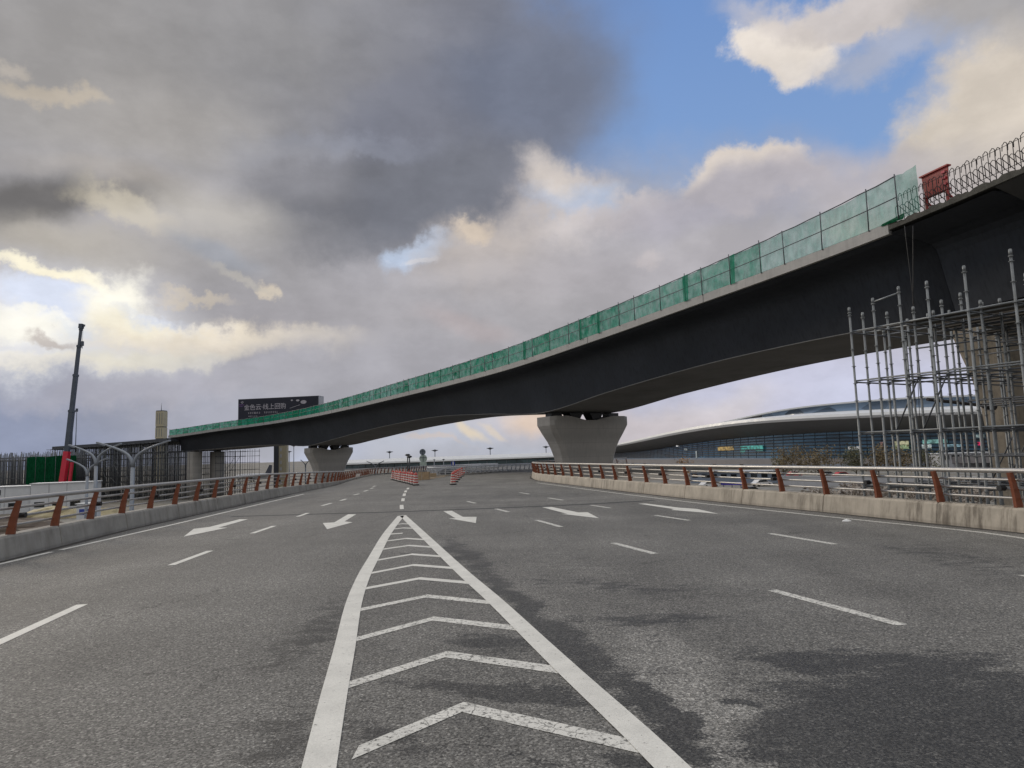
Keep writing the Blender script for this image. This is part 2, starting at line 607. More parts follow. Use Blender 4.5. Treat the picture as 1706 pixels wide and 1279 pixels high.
def paint(name, wear, crack):
    """white road paint, worn through to the asphalt in specks and crazed by cracks"""
    m, t, bs = new_mat(name)
    v, c, wet, g1 = asphalt_nodes(t)
    n = t.noise(v, 22, 6, 0.7)
    w = t.ramp(n, 0.60 - wear, 0.72 - wear * 0.8, 0.0, 1.0)
    if crack:
        vc = t.new('ShaderNodeTexVoronoi', feature='DISTANCE_TO_EDGE')
        wv = t.vmath('ADD', v, t.vmath('SCALE', t.noise(v, 6, 3, 0.6, 'Color'), 0.12))
        t.l.new(wv, vc.inputs['Vector'])
        vc.inputs['Scale'].default_value = 6.5
        w = t.math('MAXIMUM', w, t.math('MULTIPLY', t.ramp(vc.outputs[0], 0.012, 0.045, crack, 0.0), t.ramp(t.noise(v, 1.3, 4, 0.6), 0.42, 0.6, 0.15, 1.0)))
    tone = t.ramp(t.noise(v, 2.5, 5, 0.6), 0.3, 0.7, 0.86, 1.06, False)
    tone = t.math('MULTIPLY', tone, t.ramp(g1, 0.3, 0.7, 0.86, 1.08, False))
    colr = t.mix(w, t.vmath('SCALE', (0.66, 0.645, 0.59), tone), c)
    t.l.new(colr, bs.inputs['Base Color'])
    bs.inputs['Roughness'].default_value = 0.7
    bs.inputs['Specular IOR Level'].default_value = 0.3
    return m


M['asphalt'] = asphalt()
M['paint'] = paint('white_road_paint', 0.0, 0.0)
M['paint_worn'] = paint('cracked_road_paint', 0.10, 0.9)
M['paint_faint'] = paint('faded_road_paint', 0.13, 0.3)
M['joint'] = mat('dark_joint_seal', (0.03, 0.03, 0.03), 0.8, var=0.3, scale=2)


def land():
    m, t, bs = new_mat('site_earth')
    v = t.new('ShaderNodeNewGeometry').outputs['Position']
    a = t.noise(v, 0.03, 6, 0.65)
    b = t.noise(v, 0.5, 6, 0.7)
    c = t.mix(t.ramp(a, 0.42, 0.6), (0.17, 0.15, 0.125, 1), (0.22, 0.215, 0.21, 1))
    c = t.mix(t.ramp(b, 0.4, 0.65, 0, 0.8), c, (0.085, 0.08, 0.05, 1))
    t.l.new(c, bs.inputs['Base Color'])
    bs.inputs['Roughness'].default_value = 0.95
    return m


M['land'] = land()

# ------------------------------------------------------------------ setting: land and road
mb = MB()
N = 24
S = 6000.0
mb.quad((-S, -600, GZ), (S, -600, GZ), (S, 2 * S, GZ), (-S, 2 * S, GZ))
tag(mb.build('ground', M['land']), None, None, kind='structure')

# kerb-line curves of the carriageway (foot of the parapets)
LEFT = [(-8.0, -12), (-9.9, 4), (-11.35, 15.2), (-12.25, 21.2), (-12.85, 29), (-13.35, 36), (-14.2, 46)] + [(gnd(x, y).x, gnd(x, y).y) for x, y in ((551, 809.5), (585, 799.5), (607, 794.0), (628, 790.5))] + [(-18.5, 118), (-15.5, 150), (-9, 185)]
RIGHT = [(17.2, -12), (14.2, 2.5), (11.0, 14.3), (9.6, 19.6), (8.05, 24.6), (6.3, 31), (3.75, 42.6), (1.85, 52.3), (1.5, 59), (1.75, 66), (2.9, 74.5), (5.6, 83), (11, 91), (15.5, 95)]
NOSE = [(-4, 160), (-9.6, 126), (-11.1, 102), (-11.0, 86), (-9.7, 78), (-8.2, 75.2), (-6.6, 76.6), (-4.6, 81), (-1.6, 88.5), (3.4, 98), (11, 106.5), (15, 110)]
Lp, Lt = spline(LEFT, 2.0)
Rp, Rt = spline(RIGHT, 2.0)
Np, Nt = spline(NOSE, 1.35)

mb = MB()
out = [(p.x - 0.45, p.y) for p in Lp] + [(14, 190), (40, 170), (70, 118)] + [(38.2, 120.4)]
# one flat deck: left edge forward, round the far end, right edge back
poly = [(p.x - t_.y * 0.40, p.y + t_.x * 0.40) for p, t_ in zip(Lp, Lt)]
poly += [(6, 190), (26, 150), (34, 118), (30, 104)]
poly += [(p.x + t_.y * 0.40, p.y - t_.x * 0.40) for p, t_ in reversed(list(zip(Rp, Rt)))]
mb.loft([[(x, y, -0.9) for x, y in poly], [(x, y, 0.0) for x, y in poly]])
road = mb.build('road', M['asphalt'])
bm = bmesh.new()
bm.from_mesh(road.data)
bmesh.ops.triangulate(bm, faces=bm.faces[:])
for k in range(60):
    bmesh.ops.bisect_plane(bm, geom=bm.verts[:] + bm.edges[:] + bm.faces[:], plane_co=(0, 26 + 2.5 * k, 0), plane_no=(0, 1, 0))
for v in bm.verts:
    v.co.z += road_z(v.co.y)
bm.to_mesh(road.data)
bm.free()
tag(road, None, None, kind='structure')
OFF[road.name] = Vector((0, 0, 0))

ZM = 0.004


def mark(poly, name, m, z=ZM):
    mb = MB()
    P = [gnd(*p) for p in poly]
    for q in P:
        q.z = road_z(q.y) + z
    a = sum(P[k].x * P[(k + 1) % len(P)].y - P[(k + 1) % len(P)].x * P[k].y for k in range(len(P)))
    if a < 0:
        P.reverse()
    mb.poly(P)
    return mb.build(name, m, road)


def strip(pts, w, name, m, z=ZM):
    """band of constant width along ground points"""
    P = [Vector((p[0], p[1])) for p in pts]
    mb = MB()
    A = []
    for k, p in enumerate(P):
        d = (P[min(k + 1, len(P) - 1)] - P[max(k - 1, 0)]).normalized()
        n_ = Vector((-d.y, d.x)) * w / 2
        A.append(((p.x + n_.x, p.y + n_.y, road_z(p.y + n_.y) + z), (p.x - n_.x, p.y - n_.y, road_z(p.y - n_.y) + z)))
    for (a, b), (c, d) in zip(A, A[1:]):
        mb.quad(b, d, c, a)
    return mb.build(name, m, road)


def smooth_px(pts, n=28):
    P = [gnd(*p) for p in pts]
    o, _ = spline([(p.x, p.y) for p in P], 0.4)
    return o


# gore: two solid boundary lines and the chevrons between them
LL = [(552, 1160 - 0), ]
leftline = [gnd(531.5, 1279), gnd(555, 1164), gnd(573, 1085), gnd(590, 1003), gnd(607, 958), gnd(621, 932), gnd(644.5, 890), gnd(668, 859.5)]
rightline = [gnd(1119, 1279), gnd(1065, 1226), gnd(952, 1122), gnd(897, 1070), gnd(824, 1000.5), gnd(771, 954), gnd(707, 893), gnd(671, 858.8)]


def extend(pl, L):
    a, b = pl[0], pl[1]
    d = (a - b).normalized()
    return [a + d * L] + pl


for pl in (leftline, rightline):
    e = extend(pl, 3.0)
    o, _ = spline([(p.x, p.y) for p in e], 0.5)
    strip(o, 0.225, 'gore_line', M['paint'], 0.008)
CH = [
    [(592, 1254), (771, 1178), (1062, 1244)], [(572, 1144), (743, 1090), (935, 1117)], [(590, 1066), (722, 1030.5), (863, 1047)],
    [(599, 1016), (711, 993), (818, 1004)], [(608, 980.6), (699, 963.6), (784, 971)], [(617, 955), (688.7, 941.2), (757.5, 946.5)],
    [(627, 933.5), (685.7, 923.4), (737, 927)], [(634.5, 915.5), (681, 908.7), (721, 911.6)], [(642, 901.5), (677, 897), (709, 899)],
    [(648, 890), (664, 888.7), (671, 888.3)], [(653.5, 881.5), (672, 879.5), (689, 880)], [(661, 873.5), (670, 872.5), (681, 872.8)]]
for k, c in enumerate(CH):
    P = [gnd(*p) for p in c]
    mb = MB()
    w = 0.11
    for a, b in ((0, 1), (1, 2)):
        d = (P[b] - P[a])
        d.z = 0
        e = Vector((0, 1, 0)) * w
        mb.quad(P[a] - e + Vector((0, 0, ZM)), P[b] - e + Vector((0, 0, ZM)), P[b] + e + Vector((0, 0, ZM)), P[a] + e + Vector((0, 0, ZM)))
    mb.build('chevron_stripe', M['paint_worn'] if k < 4 else M['paint'], road)
# lane dashes
DASH = [
    (-95, 1113, 137, 1007, 0), (285, 941.5, 350, 917.5, 0), (420, 888.5, 457, 876, 0), (496, 860.5, 513, 854.5, 0), (536, 842.5, 552, 838, 0),
    (567, 834, 577, 831, 0), (589, 824.6, 598, 822.4, 0), (606, 818.5, 613, 816.5, 0), (617, 814, 622, 812.5, 0), (621, 810.5, 626, 809.2, 0),
    (669.5, 848, 669, 841, 0), (671, 834.8, 671.7, 830, 0), (673, 826.2, 674, 822, 0), (675.2, 820, 676.3, 817, 0), (678.8, 815, 680.4, 812.4, 0),
    (1503, 1041.5, 1286, 983, 1), (1091.5, 922.5, 1022, 904.5, 1), (935, 877.7, 894, 866.3, 1), (847, 852.7, 826, 847.5, 1), (792, 838.2, 779, 835.2, 1),
    (1391, 906.5, 1283, 888.7, 1), (1148, 866.8, 1092, 858.4, 1), (1017, 846.3, 985, 841.4, 1), (938, 833.2, 913, 829.2, 1), (882, 823, 866, 820.4, 1),
    (1702, 958.4, 1830, 980, 1)]
for x0, y0, x1, y1, faint in DASH:
    a, b = gnd(x0, y0), gnd(x1, y1)
    strip([(a.x, a.y), (b.x, b.y)], 0.155, 'lane_dash', M['paint_faint'] if faint else M['paint'])
# arrows
ARR = [
    [(305.8, 894), (322.7, 881), (348, 878), (399, 865), (413, 865), (364, 879), (379, 879)],
    [(537.7, 871.3), (545, 881.5), (587.6, 870), (574, 868.6), (593.4, 856.6), (580, 856.6), (557, 870.2)],
    [(738.5, 851.4), (753, 850.8), (771, 861), (794, 861), (792.7, 871.3), (747, 863.4), (759, 863.4)],
    [(903, 844.9), (919, 844.5), (964, 853.6), (979, 853.3), (998, 863.2), (934, 855.9), (945, 855.9)],
    [(1063, 839), (1076, 838.7), (1131, 845.6), (1161, 847.7), (1197, 855.9), (1118, 849.4), (1123, 848)]]
for a in ARR:
    mark(a, 'direction_arrow', M['paint'])
# edge lines
e = [gnd(-110, 965), gnd(0, 939.5), gnd(86, 919.4)]
strip(spline([(p.x, p.y) for p in e], 0.6)[0], 0.14, 'edge_line', M['paint'])
e = [gnd(101, 916), gnd(285, 874.5), gnd(430, 840.5), gnd(506, 823)]
strip(spline([(p.x, p.y) for p in e], 0.6)[0], 0.14, 'edge_line', M['paint'])
e = [gnd(1900, 928), gnd(1706, 897), gnd(1624, 885.6), gnd(1456, 868.6), gnd(1250, 847), gnd(1143, 835.6), gnd(996.5, 817.5), gnd(894, 804)]
strip(spline([(p.x, p.y) for p in e], 0.6)[0], 0.15, 'edge_line', M['paint_faint'])
e = [Vector((p.x - 0.0, p.y)) + Vector((t_.y, -t_.x)) * -0.35 for p, t_ in zip(Np, Nt)][30:]
strip([(p.x, p.y) for p in e], 0.16, 'edge_line', M['paint'])
# dark silt along the foot of the parapets
M['silt'] = mat('dark_gutter_silt', (0.045, 0.040, 0.034), 0.95, var=0.5, scale=1.5, dirt=0.4)
for P_, T_, sd_ in ((Lp, Lt, 1), (Rp, Rt, -1)):
    rq = random.Random(6)
    mb = MB()
    A = []
    for p, t_ in zip(P_[4:], T_[4:]):
        n_ = Vector((t_.y, -t_.x)) * sd_
        w = rq.uniform(0.10, 0.26)
        q0, q1 = p - n_ * 0.05, p + n_ * w
        A.append(((q0.x, q0.y, road_z(q0.y) + 0.003), (q1.x, q1.y, road_z(q1.y) + 0.003)))
    for (a, b), (c, d) in zip(A, A[1:]):
        if sd_ > 0:
            mb.quad(a, b, d, c)
        else:
            mb.quad(b, a, c, d)
    mb.build('gutter_silt', M['silt'], road)
# expansion joint across the deck
e = [gnd(385, 860.5), gnd(520, 856.5), gnd(668, 852.2), gnd(930, 842), gnd(1090, 833.5)]
strip(spline([(p.x, p.y) for p in e], 0.6)[0], 0.36, 'expansion_joint', M['joint'], 0.0025)

# ------------------------------------------------------------------ parapets with tubular railings
def post_mesh():
    mb = MB()
    prof = []
    for k in range(9):
        u = k / 8
        z = 0.76 * u
        inner = -0.03 - 0.11 * u ** 1.6
        wid = 0.185 - 0.085 * u
        prof.append((inner, inner + wid, z))
    ring = [(a, z) for a, b, z in prof] + [(b, z) for a, b, z in reversed(prof)]
    mb.loft([[(x, -0.038, z) for x, z in ring], [(x, 0.038, z) for x, z in ring]])
    return mb


def lamp_mesh():
    mb = MB()
    mb.loft([[(x, 0.065 * math.cos(a), 0.065 * math.sin(a)) for a in [2 * math.pi * j / 10 for j in range(10)]] for x in (-0.20, -0.05)], True, False)
    mb.tube([(-0.05, 0, 0), (0.04, 0, 0)], 0.02)
    return mb


def parapet_mat(name, c, dirt, spot=None):
    m, t, bs = new_mat(name)
    v = t.new('ShaderNodeNewGeometry').outputs['Position']
    k = t.ramp(t.noise(v, 1.3, 6, 0.65), 0.3, 0.7, 0.78, 1.2, False)
    colr = t.vmath('SCALE', c, k)
    run = t.noise(t.mapping(v, scale=(1.6, 1.6, 0.10)), 2.2, 7, 0.7)
    patch = t.ramp(t.noise(v, 0.22, 3, 0.5), 0.42, 0.62)
    if spot:          # a long damp stain of its own on one stretch
        sd_ = t.vmath('LENGTH', t.mapping(v, loc=(spot[0], spot[1], 0.3), scale=(spot[2], spot[2], 2.0), typ='TEXTURE'))
        patch = t.math('MAXIMUM', patch, t.ramp(sd_, 0.5, 1.1, 1.25, 0.0))
    d = t.math('MULTIPLY', t.ramp(run, 0.42, 0.66), t.math('ADD', 0.25, t.math('MULTIPLY', patch, 0.75)))
    colr = t.mix(t.math('MULTIPLY', d, dirt), colr, (0.075, 0.06, 0.043, 1))
    t.l.new(colr, bs.inputs['Base Color'])
    bs.inputs['Roughness'].default_value = 0.88
    bp = t.new('ShaderNodeBump')
    bp.inputs['Strength'].default_value = 0.35
    bp.inputs['Distance'].default_value = 0.01
    t.l.new(t.noise(v, 40, 5, 0.7), bp.inputs['Height'])
    t.l.new(bp.outputs[0], bs.inputs['Normal'])
    return m


M['parapet_left'] = parapet_mat('shaded_parapet_concrete', (0.30, 0.285, 0.255), 0.5)  # darker copy: shade on the face turned from the sun, put into the colour
M['parapet_right'] = parapet_mat('sunlit_parapet_concrete', (0.46, 0.41, 0.335), 0.62, (11.0, 15.2, 4.4))  # lighter, warmer copy: low sun on this face put into the colour


def railing(label, P, T, side, m, lamp=2, sink=None, post_m='post', rail_m='rail'):
    """side = +1 when the outside is to the right of travel"""
    sink = sink or (lambda y: 0.0)
    road_z = lambda y: globals()['road_z'](y) - sink(y)
    root = thing('parapet_railing', label, 'railing', (P[0].x, P[0].y, road_z(P[0].y)))
    nrm = [Vector((t_.y, -t_.x)) * side for t_ in T]
    prof = [(0.0, -0.05), (0.0, 0.07), (0.07, 0.47), (0.11, 0.52), (0.42, 0.52), (0.42, -1.3)]

    def ring(p, n_, ins):
        return [(p.x + n_.x * (a + (ins if b > 0 and a < 0.3 else 0)), p.y + n_.y * (a + (ins if b > 0 and a < 0.3 else 0)), b - (ins if b > 0.5 else 0) + road_z(p.y)) for a, b in prof]
    mb = MB()
    rings = []
    for k, (p, n_, t_) in enumerate(zip(P, nrm, T)):
        if k % 2 == 1:
            for d, i_ in ((-0.022, 0), (-0.012, 0.02), (0.012, 0.02), (0.022, 0)):
                rings.append(ring(p + t_ * d, n_, i_))
        else:
            rings.append(ring(p, n_, 0))
    if side < 0:
        rings = [list(reversed(r)) for r in rings]
    mb.loft(rings)
    mb.build('parapet', m, root)
    cen = 0.20
    for h, r, off in ((0.80, 0.058, -0.085), (0.595, 0.03, 0.0), (0.39, 0.03, 0.035), (0.19, 0.03, 0.06)):
        mb = MB()
        mb.tube([(p.x + n_.x * (cen + off), p.y + n_.y * (cen + off), 0.52 + h + road_z(p.y)) for p, n_ in zip(P, nrm)], r, 8)
        mb.build('rail', M[rail_m], root)
    proto = lproto = None
    cnt = 0
    for k in range(0, len(P)):
        p, n_, t_ = P[k], nrm[k], T[k]
        a = math.atan2(n_.y, n_.x)
        c = (p.x + n_.x * 0.13, p.y + n_.y * 0.13, 0.518 + road_z(p.y))
        if cnt >= 95:
            break
        cnt += 1
        if proto is None:
            proto = post_mesh().build('post', M[post_m], root, local=True)
            proto.location = Vector(c) - OFF[root.name]
            proto.rotation_euler = (0, 0, a)
        else:
            place(proto, root, c, a)
        if lamp and k % lamp == 0:
            q = p + t_ * 0.27
            c = (q.x + n_.x * 0.22, q.y + n_.y * 0.22, 0.52 + 0.41 + road_z(q.y))
            if lproto is None:
                lproto = lamp_mesh().build('spotlight', M['black'], root, local=True)
                lproto.location = Vector(c) - OFF[root.name]
                lproto.rotation_euler = (0, 0, a)
            else:
                place(lproto, root, c, a)
    return root


railing('concrete parapet with steel tube railing along the left road edge', Lp, Lt, -1, M['parapet_left'], 2, lambda y: min(0.36, max(0.0, (y - 38) * 0.013)))
railing('stained concrete parapet with steel tube railing on the right, below the scaffold', Rp, Rt, 1, M['parapet_right'], lamp=2)
railing('distant parapet railing curving round the nose behind the striped drums', Np, Nt, -1, M['parapet_left'], 0, lambda y: 0.34, 'pale_wall', 'white_panel')

# ------------------------------------------------------------------ the flyover under construction
PX = [(-125.5, 184.0), (-103.0, 175.4), (-80.0, 165.0), (-60.0, 153.0), (-47.3, 141.5), (-33.8, 125.4), (-14.1, 97.2), (-0.0, 74.9), (8.7, 59.6), (14.5, 47.8), (17.7, 39.7), (20.4, 31.5), (22.0, 24.0), (22.9, 15.0), (23.0, 5.0), (22.4, -8.0)]
fine, ftan = spline(PX, 0.5)
_d = [0.0]
for a, b in zip(fine, fine[1:]):
    _d.append(_d[-1] + (b - a).length)
_k0 = min(range(len(fine)), key=lambda k: (fine[k] - Vector((-80.0, 165.0))).length)
_s = [d - _d[_k0] for d in _d]          # station 0 at the left end of the steel spans


def stn(s):
    k = min(range(len(_s)), key=lambda j: abs(_s[j] - s))
    if k > 0 and _s[k] > s:
        k -= 1
    k = min(k, len(_s) - 2)
    u = (s - _s[k]) / (_s[k + 1] - _s[k])
    p = fine[k].lerp(fine[k + 1], u)
    t_ = ftan[k].lerp(ftan[k + 1], u).normalized()
    return p, t_, Vector((-t_.y, t_.x))      # point on the near deck edge, heading, inward normal


ZF = [(-60, 7.7), (-6, 8.65), (13, 9.62), (35, 10.2), (60, 10.6), (92, 11.1), (120, 11.5), (138, 12.2), (152, 12.66), (165, 12.74), (176, 12.8), (215, 12.8)]
ZB = [(-8, 5.3), (5, 5.5), (18, 5.85), (30, 5.7), (41, 5.1), (52, 5.95), (64, 6.85), (78, 7.55), (95, 7.9), (109, 7.35), (122, 6.65), (134, 7.85), (146, 8.75), (156, 9.0), (168, 8.75), (180, 8.75)]
S0, S1 = -6.0, 167.6
NETH = [(-10, 1.45), (40, 1.45), (62, 1.62), (95, 1.85), (126, 1.95), (148, 1.98), (160, 2.1), (170, 2.35)]


def bp(s, off, z):
    p, t_, n_ = stn(s)
    return Vector((p.x + n_.x * off, p.y + n_.y * off, z))


def srange(a, b, step):
    n = max(1, round((b - a) / step))
    return [a + (b - a) * k / n for k in range(n + 1)]


p0 = bp(122, 9, GZ)
bridge = thing('flyover_bridge', 'long curved dark steel flyover girder with grey deck edge crossing above the road', 'bridge', p0)
ss = srange(S0, S1, 2.0)
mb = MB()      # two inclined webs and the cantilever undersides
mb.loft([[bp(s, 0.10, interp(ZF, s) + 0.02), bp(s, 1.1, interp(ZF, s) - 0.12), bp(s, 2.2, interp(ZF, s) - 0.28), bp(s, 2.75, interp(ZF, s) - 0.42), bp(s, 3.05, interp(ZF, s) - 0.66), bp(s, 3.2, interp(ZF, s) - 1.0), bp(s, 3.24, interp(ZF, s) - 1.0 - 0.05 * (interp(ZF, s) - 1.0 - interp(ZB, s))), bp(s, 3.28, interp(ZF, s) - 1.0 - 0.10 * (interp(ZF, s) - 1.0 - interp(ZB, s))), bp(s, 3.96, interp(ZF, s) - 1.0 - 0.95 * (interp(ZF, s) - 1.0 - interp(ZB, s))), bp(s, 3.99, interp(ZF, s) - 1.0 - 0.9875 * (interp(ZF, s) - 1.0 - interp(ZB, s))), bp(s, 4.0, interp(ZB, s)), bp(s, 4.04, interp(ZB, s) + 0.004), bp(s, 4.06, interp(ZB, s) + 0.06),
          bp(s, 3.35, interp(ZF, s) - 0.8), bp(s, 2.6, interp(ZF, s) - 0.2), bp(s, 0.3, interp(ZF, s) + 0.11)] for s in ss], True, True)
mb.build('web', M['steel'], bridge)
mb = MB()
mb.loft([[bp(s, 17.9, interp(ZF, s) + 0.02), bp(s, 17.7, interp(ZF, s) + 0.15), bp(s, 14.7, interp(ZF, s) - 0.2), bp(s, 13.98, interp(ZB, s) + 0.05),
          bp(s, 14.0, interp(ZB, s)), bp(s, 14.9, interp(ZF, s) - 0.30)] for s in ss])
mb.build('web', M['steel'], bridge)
mb = MB()
mb.loft([[bp(s, 4.03, interp(ZB, s) + 0.012), bp(s, 13.97, interp(ZB, s) + 0.012), bp(s, 13.97, interp(ZB, s) + 0.10), bp(s, 4.03, interp(ZB, s) + 0.10)] for s in ss])
mb.build('soffit', M['soffit'], bridge)
mb = MB()
mb.loft([[bp(s, 4.0, interp(ZB, s) - 0.03), bp(s, 4.05, interp(ZB, s) - 0.03), bp(s, 4.05, interp(ZB, s) + 0.0), bp(s, 3.985, interp(ZB, s) + 0.02)] for s in ss])
mb.build('edge_bead', M['fascia'], bridge)
mb = MB()
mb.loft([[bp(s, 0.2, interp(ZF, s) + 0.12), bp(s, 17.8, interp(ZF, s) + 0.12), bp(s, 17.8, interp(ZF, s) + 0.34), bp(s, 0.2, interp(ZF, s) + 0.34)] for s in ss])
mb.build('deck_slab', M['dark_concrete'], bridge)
for a, b in ((0.0, 0.24), (18.0, 17.76)):
    mb = MB()
    rg = []
    for k, s in enumerate(ss):
        zf = interp(ZF, s)
        rg.append([bp(s, a, zf - 0.03), bp(s, b, zf - 0.03), bp(s, b, zf + 0.58), bp(s, a, zf + 0.55)])
    mb.loft(rg)
    mb.build('deck_edge', M['fascia'], bridge)
mb = MB()
for s in (30, 62, 94, 136.5, 152):          # butt joints of the edge panels
    p = bp(s, -0.004, interp(ZF, s) + 0.26)
    _, t_, n_ = stn(s)
    mb.obox(p, (t_.x * 0.02, t_.y * 0.02, 0), (n_.x * 0.01, n_.y * 0.01, 0), (0, 0, 0.27))
mb.build('panel_joint', M['black'], bridge)

# second stretch: concrete box still without its parapet
S2, S3 = 167.62, 200.0
s2 = srange(S2, S3, 1.5)
bridge2 = thing('concrete_bridge_span', 'unfinished dark concrete span with rough slab edge above the scaffold', 'bridge', bp(S2, 9, GZ))
mb = MB()
mb.loft([[bp(s, 0.0, interp(ZF, s) + 0.18), bp(s, 18.0, interp(ZF, s) + 0.18), bp(s, 18.0, interp(ZF, s) + 0.50), bp(s, 0.0, interp(ZF, s) + 0.46 + 0.05 * math.sin(s * 5.1) + 0.035 * math.sin(s * 13.7 + 1))] for s in srange(S2, S3, 0.2)])
mb.build('deck_slab', M['rough_slab'], bridge2)
mb = MB()
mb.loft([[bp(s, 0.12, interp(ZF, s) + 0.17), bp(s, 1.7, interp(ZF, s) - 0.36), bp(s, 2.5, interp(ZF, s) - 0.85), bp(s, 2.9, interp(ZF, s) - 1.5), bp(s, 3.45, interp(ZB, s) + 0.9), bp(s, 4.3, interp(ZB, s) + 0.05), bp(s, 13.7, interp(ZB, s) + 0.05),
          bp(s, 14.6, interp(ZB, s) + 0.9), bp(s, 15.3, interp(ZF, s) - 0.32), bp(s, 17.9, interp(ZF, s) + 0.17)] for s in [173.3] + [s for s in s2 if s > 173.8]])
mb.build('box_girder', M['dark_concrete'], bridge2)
mb = MB()
mb.loft([[bp(s, 0.12, interp(ZF, s) + 0.03), bp(s, 1.1, interp(ZF, s) - 0.12), bp(s, 2.2, interp(ZF, s) - 0.28), bp(s, 2.75, interp(ZF, s) - 0.42), bp(s, 3.05, interp(ZF, s) - 0.66), bp(s, 3.2, interp(ZF, s) - 1.0), bp(s, 4.0, interp(ZB, s) + 0.01), bp(s, 14.0, interp(ZB, s) + 0.01), bp(s, 14.9, interp(ZF, s) - 0.30), bp(s, 17.88, interp(ZF, s) + 0.03)] for s in (S1 + 0.03, 169.5, 171.4, 173.25)])
mb.build('end_diaphragm', M['steel'], bridge2)

# formwork deck on falsework beyond the left end
bridge3 = thing('falsework_deck', 'low dark formwork deck carried by the distant falsework at left', 'deck', bp(-28, 9, GZ))
mb = MB()
mb.loft([[bp(s, 0.2, interp(ZF, s) - 0.75), bp(s, 17.5, interp(ZF, s) - 0.75), bp(s, 17.5, interp(ZF, s) - 0.05), bp(s, 0.2, interp(ZF, s) - 0.05)] for s in srange(-49, -6.6, 3)])
mb.build('formwork', M['dark_panel'], bridge3)
mb = MB()
for s in srange(-50, -7, 1.6):
    mb.tube([bp(s, -0.6, interp(ZF, s) - 0.85), bp(s, 4.0, interp(ZF, s) - 0.85)], 0.07, 5)
mb.build('cross_beam', M['galv_dark'], bridge3)

# ------------------------------------------------------------------ piers
def pier(label, s, zt, gap=0.42, m=None, half=5.7, stem=1.0, cen=9.0):
    p, t_, n_ = stn(s)
    c = p + n_ * cen
    root = thing('bridge_pier', label, 'pier', (c.x, c.y, GZ))
    k = half / 5.7

    def ring(z, w, d, ch):
        pts = [(-w + ch, -d), (w - ch, -d), (w, -d + ch), (w, d - ch), (w - ch, d), (-w + ch, d), (-w, d - ch), (-w, -d + ch)]
        return [Vector((c.x + n_.x * a + t_.x * b, c.y + n_.y * a + t_.y * b, z)) for a, b in pts]
    prof = [(GZ, 3.5, 1.25, 0.5), (zt - 7.2, 3.5, 1.25, 0.5), (zt - 5.6, 3.62, 1.28, 0.5), (zt - 4.6, 3.85, 1.33, 0.52), (zt - 3.7, 4.2, 1.40, 0.54), (zt - 2.9, 4.6, 1.48, 0.55),
            (zt - 2.0, 5.18, 1.58, 0.5), (zt - 1.1, 5.68, 1.66, 0.42), (zt - 1.0, 5.7, 1.68, 0.4), (zt - 0.5, 5.7, 1.68, 0.4)]
    mb = MB()
    rings = [ring(z, (5.7 - (5.7 - w) * stem) * k, d, ch) for z, w, d, ch in prof if z >= GZ]
    mb.loft(rings)
    # raised seats at the two ends of the head, sloping down to the hollow between
    for sg in (-1, 1):
        def q(a, b, z):
            return Vector((c.x + n_.x * a * sg + t_.x * b, c.y + n_.y * a * sg + t_.y * b, z))
        r0 = [q(5.7 * k - 0.02, b, z) for b, z in ((-1.3, zt - 0.499), (1.3, zt - 0.499), (1.3, zt - 0.06), (-1.3, zt - 0.06))]
        r1 = [q(5.0 * k, b, z) for b, z in ((-1.6, zt - 0.499), (1.6, zt - 0.499), (1.6, zt), (-1.6, zt))]
        r2 = [q(3.2 * k, b, z) for b, z in ((-1.6, zt - 0.499), (1.6, zt - 0.499), (1.6, zt), (-1.6, zt))]
        r3 = [q(0.8 * k, b, z) for b, z in ((-1.6, zt - 0.499), (1.6, zt - 0.499), (1.6, zt - 0.48), (-1.6, zt - 0.48))]
        rg = [r0, r1, r2, r3]
        mb.loft(rg if sg < 0 else [list(reversed(r)) for r in rg])
    mb.build('pier_column', m or M['concrete'], root)
    mb = MB()
    for a in (1.2,):
        for d in (-1.0, 1.0):
            q0 = c + n_ * a * k + t_ * d * 1.3
    for a in (-4.2, 4.2):
        q0 = c + n_ * (a * k)
        b = MB()
        b.obox((q0.x, q0.y, zt + gap * 0.5), Vector((n_.x, n_.y, 0)) * 0.75, Vector((t_.x, t_.y, 0)) * 0.6, (0, 0, gap * 0.5))
        b.build('bearing', M['black'], root)
    for a in (-1.5, 1.5):
        q0 = c + n_ * (a * k)
        b = MB()
        lo, hi = zt - 0.49, zt + gap
        r_lo = [Vector((q0.x + n_.x * i + t_.x * j, q0.y + n_.y * i + t_.y * j, lo)) for i, j in ((-0.45, -0.7), (0.45, -0.7), (0.45, 0.7), (-0.45, 0.7))]
        r_hi = [Vector((q0.x + n_.x * i + t_.x * j, q0.y + n_.y * i + t_.y * j, hi)) for i, j in ((-1.0, -0.7), (1.0, -0.7), (1.0, 0.7), (-1.0, 0.7))]
        b.loft([r_lo, r_hi])
        b.build('shear_block', M['black'], root)
    return root, c, t_, n_


pier('wide flared concrete pier under the bridge, just right of the road', 122.0, 6.20, half=5.65, cen=9.75)
pier('smaller looking flared concrete pier far off, left of the striped drums', 41.0, 4.66, half=5.1, cen=9.35)
pr3, pc3, pt3, pn3 = pier('tan stained pier inside the scaffold at the right edge', 169.2, 8.28, m=M['concrete_tan'], stem=0.45)
